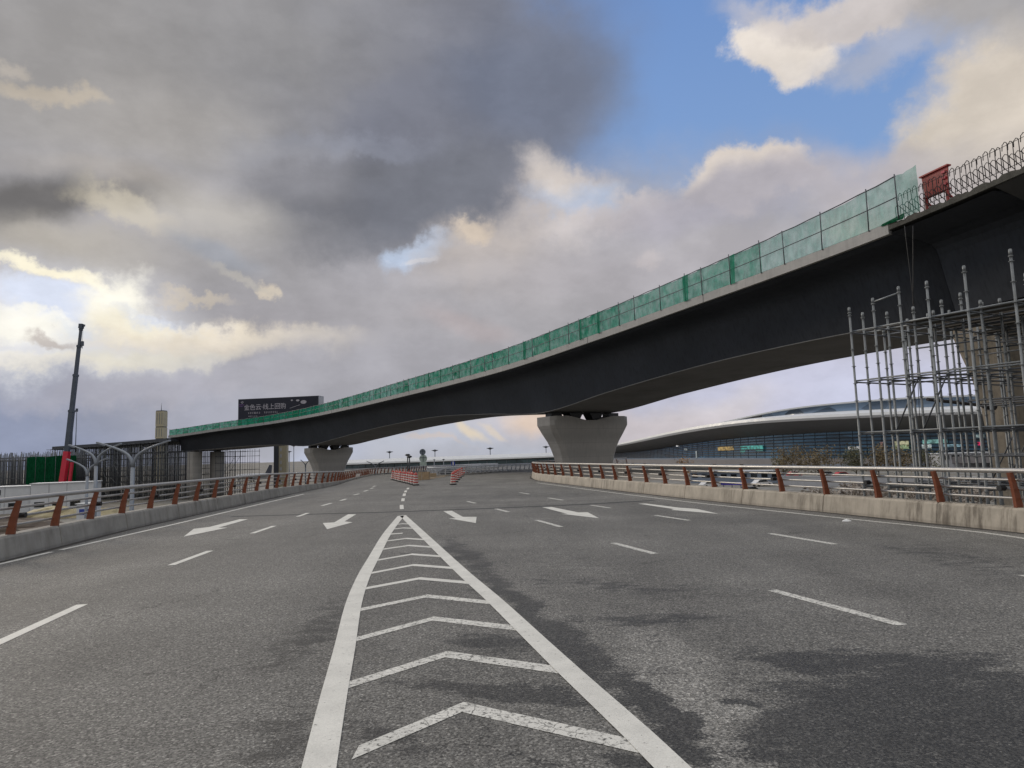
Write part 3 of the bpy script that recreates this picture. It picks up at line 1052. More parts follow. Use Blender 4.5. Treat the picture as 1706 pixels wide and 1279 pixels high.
# round twin columns at the left end of the steel spans
p, t_, n_ = stn(-2.0)
tw = thing('twin_column_pier', 'pair of smooth grey columns under the far left end of the bridge', 'pier', bp(-2, 8, GZ))
for off in (4.5, 11.2):
    c = bp(-2.0, off, 0)
    mb = MB()
    rings = []
    for z in (GZ, 0.0, 5.05):
        rr = []
        for j in range(16):
            a = 2 * math.pi * j / 16
            u, w = math.cos(a), math.sin(a)
            u = math.copysign(abs(u) ** 0.6, u) * 1.75
            w = math.copysign(abs(w) ** 0.6, w) * 1.3
            rr.append((c.x + n_.x * u + t_.x * w, c.y + n_.y * u + t_.y * w, z))
        rings.append(rr)
    mb.loft(rings, True, True)
    mb.build('column', M['concrete'], tw)
    mb = MB()
    mb.obox((c.x, c.y, 5.2), Vector((n_.x, n_.y, 0)) * 0.7, Vector((t_.x, t_.y, 0)) * 0.6, (0, 0, 0.15))
    mb.build('bearing', M['black'], tw)

# dark steel bracket bar tied to the third pier
bar = thing('steel_bar', 'dark steel bar with a clamp sticking out of the tan pier', 'bar', at(1655, 677, 31.0))
a, b = at(1545, 665, 29.5), at(1652, 677, 31.0)
mb = MB()
mb.tube([a, b], 0.075, 8)
mb.build('rod', M['rebar'], bar)
mb = MB()
d = (b - a).normalized()
mb.tube([b - d * 0.5, b + d * 0.2], 0.14, 8)
mb.tube([b - d * 0.1, b + d * 0.05], 0.22, 8)
mb.build('clamp', M['rebar'], bar)

# ------------------------------------------------------------------ green safety netting on the deck edge
net = thing('safety_net_fence', 'green safety net fence on tubes along the top of the curved bridge', 'net fence', bp(60, 0.12, interp(ZF, 60) + 0.55))
NS = [-5.6]
while NS[-1] < 164.5:
    NS.append(NS[-1] + (2.55 if len(NS) % 3 else 1.55) * (0.9 + 0.2 * R.random()) * (1.28 if NS[-1] > 100 else 1.0))
NS.append(168.3)
NS.append(169.5)
rn = random.Random(5)
for a, b in zip(NS, NS[1:]):
    mb = MB()
    nu, nv = 6, 5
    top = [rn.uniform(-0.05, 0.01) for _ in range(nu + 1)]
    grid = []
    w1, w2 = rn.uniform(0, 6), rn.uniform(0, 6)
    for i in range(nu + 1):
        s = a + (b - a) * i / nu
        zb = interp(ZF, s) + 0.52
        hh = interp(NETH, s)
        sag = -0.13 * math.sin(math.pi * i / nu) * rn.uniform(0.3, 1.0)
        row = []
        for j in range(nv + 1):
            v_ = j / nv
            bulge = 0.06 * math.sin(math.pi * i / nu) * math.sin(math.pi * v_) * math.sin(w1 + 2 * v_) + 0.02 * math.sin(w2 + 3 * i + 2 * j)
            row.append(bp(s, 0.06 + bulge, zb + hh * v_ + sag * v_ + (rn.uniform(-0.06, 0.02) if j == 0 else 0)))
        grid.append(row)
    mb.loft(grid, False, True, closed=False)
    mb.build('net_panel', M['net_skylit'] if a > 156 else M['net_skylit_mid'] if a > 140 else M[rn.choice(('net', 'net', 'net_b', 'net_c'))], net)
    if rn.random() < 0.22 and a < 160:
        mb = MB()
        s_a = a + rn.uniform(-0.25, 0.1)
        s_b = s_a + rn.uniform(0.25, 0.7)
        w_ = rn.uniform(-0.35, 0.35)
        mb.quad(bp(s_a, -0.07, interp(ZF, s_a) + 0.5), bp(s_b + w_ * 0.6, -0.09, interp(ZF, s_b) + 0.5), bp(s_b, -0.075, interp(ZF, s_b) + 0.5 + interp(NETH, s_b) * 0.99), bp(s_a, -0.07, interp(ZF, s_a) + 0.5 + interp(NETH, s_a) * 0.98))
        mb.build('net_overlap', M['net_b'], net)
for s in NS[:-1]:
    mb = MB()
    hh = interp(NETH, s)
    zb = interp(ZF, s) + 0.5
    lean = rn.uniform(-0.05, 0.05)
    mb.tube([bp(s, -0.03, zb - 0.0), bp(s + lean, -0.03, zb + hh + rn.uniform(0.03, 0.16))], 0.034, 5)
    mb.build('post', M['galv_dark'], net)
for v_, off, r_ in ((0.03, 0.14, 0.03), (0.5, -0.02, 0.03), (0.985, 0.0, 0.036)):
    mb = MB()
    mb.tube([bp(s, off, interp(ZF, s) + 0.52 + interp(NETH, s) * v_ - (0.05 * abs(math.sin(s * 1.1)) if v_ > 0.9 else 0)) for s in srange(-5.6, 168.3, 1.2)], r_, 5)
    mb.build('tube_rail', M['galv_dark'], net)
# a second net tied at the joint between both decks
mb = MB()
mb.quad(bp(167.2, -0.05, interp(ZF, 166) + 0.5), bp(168.6, -0.05, interp(ZF, 168) + 0.42), bp(168.6, 0.05, interp(ZF, 168) + 0.75), bp(167.2, 0.05, interp(ZF, 166) + 0.64))
mb.build('net_skirt', M['net_dense'], net)

# ------------------------------------------------------------------ starter bars on the unfinished slab
reb = thing('rebar_cage', 'bent steel starter bars standing on the unfinished slab edge at upper right', 'rebar', bp(172, 0.3, interp(ZF, 172) + 0.5))
rr = random.Random(3)
for k in range(36):
    s = 168.5 + 0.29 * k
    z0 = interp(ZF, s) + 0.42
    j = rr.uniform(-0.05, 0.05)
    h = 1.42 + rr.uniform(-0.06, 0.06)
    # tall hooked bar, crook turned inwards along the deck
    pts = [bp(s, 0.14, z0), bp(s + j, 0.13, z0 + h * 0.55), bp(s + j * 1.5, 0.12, z0 + h * 0.93)]
    for a in (0.2, 0.5, 0.8, 1.0):
        pts.append(bp(s + j * 1.5 - 0.30 * a, 0.12 + 0.1 * a, z0 + h * 0.93 + 0.13 * math.sin(math.pi * min(a, 0.8))))
    pts.append(bp(s + j - 0.33, 0.24, z0 + h * 0.80))
    mb = MB()
    mb.tube(pts, 0.018, 5)
    mb.build('hooked_bar', M['rebar'], reb)
    # short raking bar
    h2 = 0.92 + rr.uniform(-0.06, 0.08)
    pts = [bp(s + 0.1, 0.42, z0), bp(s + 0.06, 0.42, z0 + h2 * 0.25), bp(s - 0.34, 0.24, z0 + h2 * 0.93), bp(s - 0.43, 0.2, z0 + h2), bp(s - 0.52, 0.17, z0 + h2 * 0.9), bp(s - 0.50, 0.16, z0 + h2 * 0.3)]
    mb = MB()
    mb.tube(pts, 0.018, 5)
    mb.build('raking_bar', M['rebar'], reb)
for hh in (0.30, 1.30):
    mb = MB()
    mb.tube([bp(s, 0.13, interp(ZF, s) + 0.42 + hh) for s in srange(168.3, 178.8, 0.6)], 0.0125, 5)
    mb.build('long_bar', M['rebar'], reb)

# red steel form on legs
ps = 169.9
_, t_, n_ = stn(ps)
cz = interp(ZF, ps) + 0.5
fw = thing('formwork_panel', 'red steel formwork panel on legs among the starter bars', 'formwork', bp(ps, 0.75, cz))


def fp(a, d, z):
    p = bp(ps, 0.75, cz + z)
    return p + Vector((t_.x, t_.y, 0)) * a + Vector((n_.x, n_.y, 0)) * d


mb = MB()
mb.loft([[fp(-0.66, -0.03, 0.82), fp(0.64, -0.03, 0.82), fp(0.64, 0.03, 0.82), fp(-0.66, 0.03, 0.82)], [fp(-0.76, -0.03, 1.88), fp(0.72, -0.03, 1.88), fp(0.72, 0.03, 1.88), fp(-0.76, 0.03, 1.88)]])
mb.build('plate', M['red'], fw)
for z, a0, a1 in ((1.91, -0.82, 0.78), (0.79, -0.70, 0.68)):
    mb = MB()
    mb.obox(fp((a0 + a1) / 2, 0, z), Vector((t_.x, t_.y, 0)) * (a1 - a0) / 2, Vector((n_.x, n_.y, 0)) * 0.13, (0, 0, 0.035))
    mb.build('flange', M['red'], fw)
for a in (-0.6, 0.58):
    mb = MB()
    mb.bar(fp(a, -0.035, 0.0), fp(a, -0.035, 0.8), 0.11, 0.11)
    mb.bar(fp(a, -0.02, 0.6), fp(a, 0.75, 0.0), 0.06, 0.06)
    mb.build('leg', M['red'], fw)
for z in (1.05, 1.35, 1.65):
    mb = MB()
    mb.obox(fp(0.5, -0.07, z), Vector((t_.x, t_.y, 0)) * 0.10, Vector((n_.x, n_.y, 0)) * 0.04, (0, 0, 0.05))
    mb.build('clamp', M['crane_red'], fw)
mb = MB()
mb.obox(fp(0, 0.05, 0.12), Vector((t_.x, t_.y, 0)) * 0.7, Vector((n_.x, n_.y, 0)) * 0.03, (0, 0, 0.03))
mb.build('foot_rail', M['red'], fw)
for lab, x0, x1 in (('thin dark cable hanging from the slab joint, the left one of two', 1507, 1524), ('thin dark cable hanging from the slab joint, the right one of two', 1521, 1521)):
    mb = MB()
    a = at(x0, 376, 31.3)
    b = at(x1, 520, 31.3)
    pts = [a.lerp(b, k / 8) + Vector((0, 0, -0.25 * math.sin(math.pi * k / 8))) * 0.2 for k in range(9)]
    if x0 == 1507:
        c = at(1537, 800, 31.3)
        pts += [b.lerp(c, k / 6) for k in range(1, 7)]
    mb.tube(pts, 0.016, 5)
    o = mb.build('hanging_cable', M['black'])
    tag(o, lab, 'cable')

# ------------------------------------------------------------------ tube scaffold round the third pier
sc = thing('tube_scaffold', 'galvanised tube scaffold with disc joints around the tan pier at right', 'scaffold', (14, 20, GZ))
A0 = at(1425, 640, 19.6)
A0.z = 0
F0 = at(1694, 520, 15.9)
F0.z = 0
u_ = Vector((F0.x - A0.x, F0.y - A0.y, 0))
uL = u_.length
u_.normalize()
w_ = Vector((-u_.y, u_.x, 0))           # away from the road
if w_.x < 0:
    w_ = -w_
ROSETTE = 0.5


def standard(p, z0, z1, r=0.03):
    mb = MB()
    mb.tube([(p.x, p.y, z0), (p.x, p.y, z1)], r, 8)
    z = z0 + 0.25
    while z < z1 - 0.1:
        mb.lathe([(0.062, z - 0.006), (0.062, z + 0.006)], (p.x, p.y, 0), 8, False)
        z += ROSETTE
    mb.lathe([(r + 0.008, z1 - 0.14), (r + 0.008, z1 - 0.02)], (p.x, p.y, 0), 8)
    mb.lathe([(r + 0.022, z1 - 0.19), (r + 0.022, z1 - 0.16)], (p.x, p.y, 0), 8)
    return mb


LV = [5.28, 3.83, 2.33, 0.83, -0.67, -2.17, -3.67, -5.2]
cols_ = [0.0, 0.82, 1.66, 2.5, 3.55, 4.72, 5.9, 7.1]
cols_ = [c * uL / 4.72 for c in cols_]
rows_ = [0.0, 0.62, 1.6, 2.7, 3.9, 5.1, 6.6, 8.4]
tops = {(0, 0): 6.0, (0, 1): 6.12, (0, 2): 6.28, (0, 3): 6.25, (0, 4): 6.42, (0, 5): 6.55}
rs = random.Random(8)
for ri, rw in enumerate(rows_):
    for ci, cl in enumerate(cols_):
        if ri >= 4 and ci < 1:
            continue
        p = A0 + u_ * cl + w_ * rw
        # keep clear of the pier itself
        rel = Vector((p.x, p.y)) - pc3
        if abs(rel.dot(pn3)) < 4.7 and abs(rel.dot(pt3)) < 1.9:
            continue
        tz = tops.get((ri, ci), 5.45 + rs.uniform(0.0, 0.7))
        standard(p, GZ, tz, 0.032).build('standard', M['galv'], sc)
for li, z in enumerate(LV):
    for ri, rw in enumerate(rows_):
        c0 = 0.0 if ri < 4 else cols_[1]
        mb = MB()
        a = A0 + u_ * (c0 - 0.05) + w_ * (rw + 0.045)
        b = A0 + u_ * (cols_[-1] + 0.3) + w_ * (rw + 0.045)
        a.z = b.z = z
        mb.tube([a, b], 0.024, 6)
        mb.build('ledger', M['galv'] if ri < 2 else M['galv_dark'], sc)
    for ci, cl in enumerate(cols_):
        if li > 4:
            break
        mb = MB()
        a = A0 + u_ * (cl + 0.04)
        b = A0 + u_ * (cl + 0.04) + w_ * (rows_[-1] if ci > 0 else rows_[3])
        a.z = b.z = z - 0.05
        mb.tube([a, b], 0.022, 6)
        mb.build('transom', M['galv_dark'], sc)
for z in (4.55, 3.08, 1.58):
    for ri in (2, 3, 4, 5, 6, 7):
        mb = MB()
        c0, c1 = rs.choice(((1, 5), (2, 6), (3, 7), (2, 7), (4, 7)))
        a = A0 + u_ * (cols_[c0] - 0.05) + w_ * (rows_[ri] - 0.05)
        b = A0 + u_ * (cols_[c1] + 0.2) + w_ * (rows_[ri] - 0.05)
        a.z = b.z = z
        mb.tube([a, b], 0.023, 6)
        mb.build('ledger', M['galv_dark'], sc)
for k in range(16):        # loose braces and half-height ties
    ri = rs.randrange(1, len(rows_))
    ci = rs.randrange(1, len(cols_) - 1)
    z = rs.choice((0.83, 2.33, 3.83))
    a = A0 + u_ * cols_[ci] + w_ * (rows_[ri] - 0.05) + Vector((0, 0, z))
    if k % 2:
        b = A0 + u_ * cols_[ci + 1] + w_ * (rows_[ri] - 0.05) + Vector((0, 0, z + 1.45))
    else:
        a.z += 0.75
        b = A0 + u_ * (cols_[ci + 1] + 0.9) + w_ * (rows_[ri] - 0.05) + Vector((0, 0, z + 0.72))
    mb = MB()
    mb.tube([a, b], 0.022, 6)
    mb.build('brace', M['galv_dark'], sc)
mb = MB()
a = A0 + u_ * cols_[1] + Vector((0, 0, 6.0))
b = A0 + u_ * cols_[2] + Vector((0, 0, 6.1))
mb.tube([a, b], 0.024, 6)
mb.build('guard_rail', M['galv'], sc)
for k in range(13):        # loose planks of the working platform
    d0 = 0.75 + k * 0.62
    mb = MB()
    c0 = cols_[2] + rs.uniform(-0.7, 0.5)
    a = A0 + u_ * c0 + w_ * d0
    b = A0 + u_ * (cols_[-1] + 0.4) + w_ * (d0 + rs.uniform(-0.05, 0.05))
    a.z = b.z = 5.355 + rs.uniform(0, 0.012)
    mb.bar(a, b, rs.choice((0.30, 0.4, 0.48)), 0.045)
    mb.build('plank', M['plank'], sc)

# ------------------------------------------------------------------ falsework under the left deck
fw1 = thing('falsework_scaffold', 'dense grey falsework of thin tubes under the low deck at far left', 'scaffold', bp(-28, 6, GZ))
rf = random.Random(21)
mbs = MB()
cnt = 0
for oi, off in enumerate((0.6, 1.8, 3.2, 4.8, 6.4, 8.0, 9.8, 11.6, 13.4, 15.2, 17.0)):
    for s in srange(-50.0, -0.5, 0.66 if oi == 0 else 0.8):
        if abs(s + 2.0) < 1.9 and min(abs(off - 4.5), abs(off - 11.2)) < 2.3:
            continue
        p = bp(s + rf.uniform(-0.08, 0.08), off, 0)
        top = interp(ZF, s) - 0.8 if s < -7 else 5.0
        if oi == 0 and cnt < 73:
            cnt += 1
            m1 = MB()
            m1.tube([(p.x, p.y, GZ), (p.x, p.y, top + (rf.uniform(0, 0.5) if rf.random() < 0.3 else 0))], 0.068, 5)
            m1.build('standard', M['galv'] if rf.random() < 0.65 else M['galv_dark'], fw1)
        else:
            mbs.tube([(p.x, p.y, GZ), (p.x, p.y, top)], 0.045, 4)
o = mbs.build('inner_tubes', M['galv_dark'], fw1)
o['kind'] = 'stuff'
for z in (-5.2, -3.7, -2.2, -0.7, 0.8, 2.3, 3.8, 5.3):
    for off in (0.5, 3.3, 6.5, 9.9, 13.5):
        mb = MB()
        mb.tube([bp(s, off, z) for s in srange(-50, -0.8, 3)], 0.055, 4)
        mb.build('ledger', M['galv_dark'], fw1)
for k in range(64):
    s = rf.uniform(-49, -4)
    z = rf.choice((-5.2, -3.7, -2.2, -0.7, 0.8, 2.3, 3.8))
    mb = MB()
    dz = rf.choice((1.5, 3.0))
    mb.tube([bp(s, 0.45, z), bp(s + 2.4 * rf.choice((-1, 1)), 0.45, z + dz)], 0.04, 4)
    mb.build('brace', M['galv'], fw1)
# open bays right of the twin columns
fw2 = thing('falsework_scaffold', 'open falsework bays of thin tubes right of the twin far columns', 'scaffold', bp(4, 12, GZ))
for i, off in enumerate((6.5, 8.0, 9.5, 11.0, 12.5, 14.0, 15.4)):
    for j, s in enumerate((3.0, 5.5, 8.0)):
        p = bp(s, off, 0)
        mb = MB()
        mb.tube([(p.x, p.y, GZ), (p.x, p.y, 5.2 + 0.1 * j)], 0.05, 5)
        mb.build('standard', M['galv_dark'], fw2)
for z in (-5.2, -3.4, -1.6, 0.2, 2.0, 3.6, 4.8):
    for s in (3.0, 8.0):
        mb = MB()
        mb.tube([bp(s, 6.3, z), bp(s, 15.6, z)], 0.045, 4)
        mb.build('ledger', M['galv_dark'], fw2)
    for off in (6.5, 11.0, 15.4):
        mb = MB()
        mb.tube([bp(2.8, off, z + 0.05), bp(8.2, off, z + 0.05)], 0.045, 4)
        mb.build('transom', M['galv_dark'], fw2)
for k in range(12):
    off = 6.5 + 1.5 * (k % 6)
    z = -5.2 + 1.8 * (k % 5)
    mb = MB()
    mb.tube([bp(3.0, off, z), bp(3.0, off + 1.5, z + 1.8)], 0.035, 4)
    mb.build('brace', M['galv_dark'], fw2)

# bare scaffold further left, uneven tops
fw3 = thing('bare_scaffold', 'bare scaffold with uneven tube ends at the left edge, behind the white offices', 'scaffold', at(40, 790, 176) - Vector((0, 0, at(40, 790, 176).z - GZ)))
b0, b1 = at(-70, 780, 182), at(125, 780, 172)
b0.z = b1.z = 0
dv = (b1 - b0)
L3 = dv.length
dv.normalize()
nv_ = Vector((-dv.y, dv.x, 0))
mbs = MB()
for oi, off in enumerate((0.0, 1.2, 2.4, 3.6, 4.8, 6.0, 7.2, 8.6, 10.0)):
    n3 = 48
    for k in range(n3):
        p = b0 + dv * (L3 * k / (n3 - 1) + rf.uniform(-0.12, 0.12)) + nv_ * off
        top = 5.4 + rf.uniform(-0.6, 1.2)
        if oi == 0:
            m1 = MB()
            m1.tube([(p.x, p.y, GZ), (p.x, p.y, top)], 0.065, 5)
            m1.build('standard', M['galv_dark'] if rf.random() < 0.5 else M['galv'], fw3)
        else:
            mbs.tube([(p.x, p.y, GZ), (p.x, p.y, top)], 0.055, 4)
o = mbs.build('inner_tubes', M['galv_dark'], fw3)
o['kind'] = 'stuff'
for z in (-5.2, -3.6, -2.0, -0.4, 1.2, 2.8, 4.2, 5.0):
    for off in (0, 2.4, 4.8, 7.2, 10.0):
        mb = MB()
        mb.tube([b0 + nv_ * off + Vector((0, 0, z)), b1 + nv_ * off + Vector((0, 0, z + 0.1))], 0.05, 4)
        mb.build('ledger', M['galv_dark'], fw3)
for off in (1.1, 5.5):
    mb = MB()
    mb.bar(b0 + nv_ * off + Vector((0, 0, 4.4)), b1 + nv_ * off + Vector((0, 0, 4.4)), 1.6, 0.1)
    mb.build('board_deck', M['plank'], fw3)
# netted shaft
ga, gb = at(44, 780, 168), at(93, 780, 164)
sh = thing('netted_shaft', 'block wrapped in dark green net between bare scaffold and red crane', 'netting', ((ga.x + gb.x) / 2, (ga.y + gb.y) / 2 + 2, GZ))
ux = Vector((gb.x - ga.x, gb.y - ga.y, 0))
uy = Vector((-ux.y, ux.x, 0)).normalized() * 5
rings = []
for k in range(9):
    z = GZ + (4.9 - GZ) * k / 8
    w = rf.uniform(-0.08, 0.08)
    r_ = []
    for a, b in ((0, 0), (0.35, -0.02), (0.7, 0.02), (1, 0), (1, 1), (0, 1)):
        q = Vector((ga.x, ga.y, z)) + ux * a + uy * (b + w * 0.1)
        q.z = z + (0.15 * math.sin(a * 7) if k == 8 else 0)
        r_.append(q)
    rings.append(r_)
mb = MB()
mb.loft(rings)
mb.build('net_wrap', M['net_dense'], sh)
mb = MB()
for a in (0, 0.33, 0.66, 1.0):
    q = Vector((ga.x, ga.y, 0)) + ux * a - uy.normalized() * 0.12
    mb.tube([(q.x, q.y, GZ), (q.x, q.y, 5.6)], 0.05, 5)
mb.build('frame', M['galv_dark'], sh)

# ------------------------------------------------------------------ red crane with grey telescopic boom
CB = at(103, 803, 158)
crane = thing('mobile_crane', 'red mobile crane with tall grey telescopic boom raised behind the white offices', 'crane', (CB.x, CB.y, GZ))
tip = at(135, 547, 160)
foot = Vector((CB.x - 0.2, CB.y, GZ + 2.2))
low = at(112, 752, 158.5)
mb = MB()
mb.bar(foot, low, 1.15, 1.1, up=(0, 1, 0))
mb.build('base_boom', M['crane_red'], crane)
fr = [0.0, 0.33, 0.62, 0.86, 1.0]
wd = [0.98, 0.82, 0.66, 0.5]
for k in range(4):
    a = low.lerp(tip, fr[k])
    b = low.lerp(tip, fr[k + 1])
    mb = MB()
    mb.bar(a - (b - a).normalized() * 0.6, b, wd[k], wd[k], up=(0, 1, 0))
    mb.bar(b - (b - a).normalized() * 0.5, b + (b - a).normalized() * 0.02, wd[k] + 0.14, wd[k] + 0.14, up=(0, 1, 0))
    mb.build('boom_section', M['boom'], crane)
dr = (tip - low).normalized()
mb = MB()
mb.bar(tip, tip + dr * 1.1, 0.85, 0.9, up=(0, 1, 0))
mb.bar(tip + dr * 0.9 + Vector((-0.1, 0, 0)), tip + dr * 0.9 + Vector((0.75, 0, -0.2)), 0.5, 0.5)
mb.build('boom_head', M['boom'], crane)
mb = MB()
q = low.lerp(tip, 0.86) + Vector((0.75, 0, 0.4))
mb.box(q, (0.5, 0.5, 1.1))
mb.tube([q, q - Vector((0, 0, 1.2))], 0.08, 5)
mb.build('hook_block', M['boom'], crane)
mb = MB()
mb.tube([tip + Vector((0.5, 0, 0.6)), q], 0.03, 4)
mb.build('hoist_rope', M['black'], crane)
mb = MB()
mb.bar(foot + Vector((1.5, 0.3, -0.6)), low + Vector((1.1, 0.2, -2.5)), 0.55, 0.55, up=(0, 1, 0))
mb.build('lift_cylinder', M['crane_red'], crane)
mb = MB()
c = Vector((CB.x, CB.y, GZ))
mb.box(c + Vector((1.5, 0, 1.1)), (11, 2.7, 0.7))
mb.build('carrier', M['crane_red'], crane)
mb = MB()
mb.loft([[c + Vector((x, y, z)) for x, y in ((5.2, -1.2), (7.0, -1.2), (7.0, 1.2), (5.2, 1.2))] for z in (1.45,)] + [[c + Vector((x, y, 3.1)) for x, y in ((5.3, -1.1), (6.6, -1.1), (6.6, 1.1), (5.3, 1.1))]])
mb.build('cab', M['crane_red'], crane)
mb = MB()
mb.box(c + Vector((-1.6, 0, 2.0)), (3.2, 2.6, 1.1))
mb.build('counterweight', M['boom'], crane)
for x in (-3, -1.4, 3.2, 4.8):
    for y in (-1.15, 1.15):
        mb = MB()
        mb.loft([[c + Vector((x + 0.62 * math.cos(2 * math.pi * j / 14), y + d, 0.62 + 0.62 * math.sin(2 * math.pi * j / 14))) for j in range(14)] for d in (-0.2, 0.2)])
        mb.build('wheel', M['rubber'], crane)
# two slim lattice whips beside the boom
for lab, x, y, Yd in (('thin far radio mast, the taller one right of the crane boom', 128, 683, 210), ('thin far radio mast, the shorter one next to the crane boom', 121.5, 696, 216)):
    q = at(x, y, Yd)
    ms = thing('radio_mast', lab, 'mast', (q.x, q.y, GZ))
    mb = MB()
    mb.tube([(q.x, q.y, GZ), (q.x, q.y, q.z)], [0.22, 0.09], 5)
    mb.build('pole', M['boom'], ms)
    mb = MB()
    mb.box((q.x, q.y, q.z), (0.5, 0.5, 1.0))
    mb.build('antenna', M['boom'], ms)

# ------------------------------------------------------------------ white site offices
def office(label, x0, x1, ztop, Y0, Y1, depth, storeys, group=None):
    a, b = at(x0, 810, Y0), at(x1, 810, Y1)
    a.z = b.z = GZ
    d = (b - a)
    L = d.length
    d.normalize()
    n_ = Vector((-d.y, d.x, 0))
    root = thing('site_office', label, 'site office', (a + b) / 2 + n_ * depth / 2, 0)
    mb = MB()
    c = (a + b) / 2 + n_ * depth / 2
    hz = (ztop - GZ)
    mb.obox((c.x, c.y, GZ + hz / 2), d * L / 2, n_ * depth / 2, (0, 0, hz / 2))
    mb.build('wall', M['white_panel'], root)
    mb = MB()
    mb.obox((c.x, c.y, ztop + 0.07), d * (L / 2 + 0.2), n_ * (depth / 2 + 0.2), (0, 0, 0.07))
    mb.build('roof', M['white_panel'], root)
    for k in range(1, int(L / 3.0)):
        p = a + d * (3.0 * k) - n_ * 0.03
        mb = MB()
        mb.obox((p.x, p.y, GZ + hz / 2), d * 0.06, n_ * 0.03, (0, 0, hz / 2))
        mb.build('panel_joint', M['pale_wall'], root)
    for st in range(storeys):
        for k in range(int(L / 3.0)):
            if (k * 7 + st * 3) % 5 in (1, 3) and st == storeys - 1 and storeys > 1:
                continue
            p = a + d * (3.0 * k + 1.5) - n_ * 0.045
            z = GZ + 1.55 + st * hz / storeys
            mb = MB()
            mb.obox((p.x, p.y, z), d * 0.85, n_ * 0.04, (0, 0, 0.5))
            f_ = mb.build('window', M['mullion'], root)
            mb = MB()
            q = p - n_ * 0.045
            for sg in (-1, 1):
                mb.obox((q.x + d.x * 0.41 * sg, q.y + d.y * 0.41 * sg, z), d * 0.36, n_ * 0.01, (0, 0, 0.42))
            mb.build('pane', M['car_glass'], f_)
    return root


office('white two storey site office with dark windows at the far left edge', -120, 51, -1.35, 128, 134, 6, 2)
office('taller plain white site office in front of the crane base', 51.5, 159, -0.95, 133, 137, 6, 1)
bo = at(148, 850, 112)
bth = thing('white_booth', 'small white booth with a blue front panel below the left railing', 'booth', (bo.x, bo.y, GZ))
mb = MB()
mb.box((bo.x, bo.y, GZ + 1.3), (2.6, 2.2, 2.6))
mb.build('wall', M['white_panel'], bth)
mb = MB()
mb.box((bo.x, bo.y - 1.12, GZ + 1.35), (1.7, 0.06, 0.9))
mb.build('blue_panel', M['blue_sign'], bth)
mb = MB()
mb.box((bo.x, bo.y, GZ + 2.67), (3.0, 2.6, 0.12))
mb.build('roof', M['white_panel'], bth)


def heap(label, x, y, Yd, rx, ry, h, m, cat='heap'):
    q = at(x, y, Yd)
    q.z = GZ
    rh = random.Random(int(x * 7 + y))
    mb = MB()
    rings = []
    for k in range(6):
        f = k / 5
        rr_ = math.cos(f * math.pi / 2 * 0.96) ** 0.8
        rings.append([(q.x + rx * rr_ * math.cos(a) * rh.uniform(0.8, 1.1), q.y + ry * rr_ * math.sin(a) * rh.uniform(0.8, 1.1), GZ - 0.1 + h * math.sin(f * math.pi / 2) * (rh.uniform(0.85, 1.1))) for a in [2 * math.pi * j / 16 for j in range(16)]])
    mb.loft(rings)
    o = mb.build('material_heap', m)
    return tag(o, label, cat)


heap('yellow sheeted heap in front of the white offices, seen through the left railing', 88, 850, 118, 5.5, 3, 2.0, M['yellow_heap'])
heap('smaller yellow heap near the white booth, seen through the left railing', 170, 846, 118, 4, 2.5, 1.5, M['yellow_heap'])
heap('brown spoil heap low behind the left railing, left of the yellow heap', 20, 872, 92, 9, 4, 2.0, M['brown_heap'])
heap('brown spoil heap low behind the left railing, below the yellow heap', 100, 872, 88, 8, 3, 1.2, M['brown_heap'])

# ------------------------------------------------------------------ twin-arm street lamps at left
def arm_lamp(label, x, yj, Yd, span_l, span_r, rise, base=GZ, r=0.10, group=None, name='street_lamp', rz=0.0):
    q = at(x, yj, Yd)
    root = thing(name, label, 'street lamp', (q.x, q.y, base), 0, group)
    mb = MB()
    zj = q.z
    mb.tube([(q.x, q.y, base), (q.x, q.y, zj - 1.0)], [r * 1.25, r], 8)
    mb.build('pole', M['lamp_grey'], root)
    cz_, sz_ = math.cos(rz), math.sin(rz)
    for sg, sp in ((-1, span_l), (1, span_r)):
        pts = []
        # rises from the pole, turns quickly and leans out almost level
        prof_ = [(0.0, -1.0), (0.03, -0.72), (0.09, -0.46), (0.19, -0.22), (0.33, -0.05), (0.5, 0.08), (0.68, 0.19), (0.85, 0.28), (1.0, 0.35)]
        for xx, zz in prof_:
            pts.append((q.x + sg * xx * sp * cz_, q.y + sg * xx * sp * sz_, zj + zz * (1.0 if zz < 0 else rise / 0.35)))
        mb = MB()
        mb.tube(pts, [r * (1.0 - 0.5 * k / 8) for k in range(9)], 6)
        mb.build('arm', M['lamp_grey'], root)
        e = Vector(pts[-1])
        d = (Vector(pts[-1]) - Vector(pts[-2])).normalized()
        mb = MB()
        mb.bar(e - d * sp * 0.05, e + d * sp * 0.30, r * 2.0, r * 0.8)
        mb.build('lamp_head', M['lamp_grey'], root)
    return root


LG = 'twin arm street lamps'
arm_lamp('large grey twin arm street lamp standing before the falsework, nearest of three', 222, 751, 42, 1.75, 1.75, 0.42, r=0.12, group=LG)
arm_lamp('grey twin arm street lamp in the middle of the three at left', 161, 753, 50, 1.6, 1.4, 0.42, r=0.12, group=LG)
arm_lamp('smallest and lowest twin arm street lamp, just right of the red crane', 146, 775, 62, 1.5, 1.4, 0.45, r=0.12, group=LG)
arm_lamp('distant twin arm street lamp right of the left flared pier', 625.5, 773, 150, 1.5, 1.5, 0.5, r=0.16, group=LG)
arm_lamp('dark distant twin arm lamp between billboard column and left flared pier', 509, 771, 170, 1.0, 0.9, 0.6, r=0.17, group=LG)

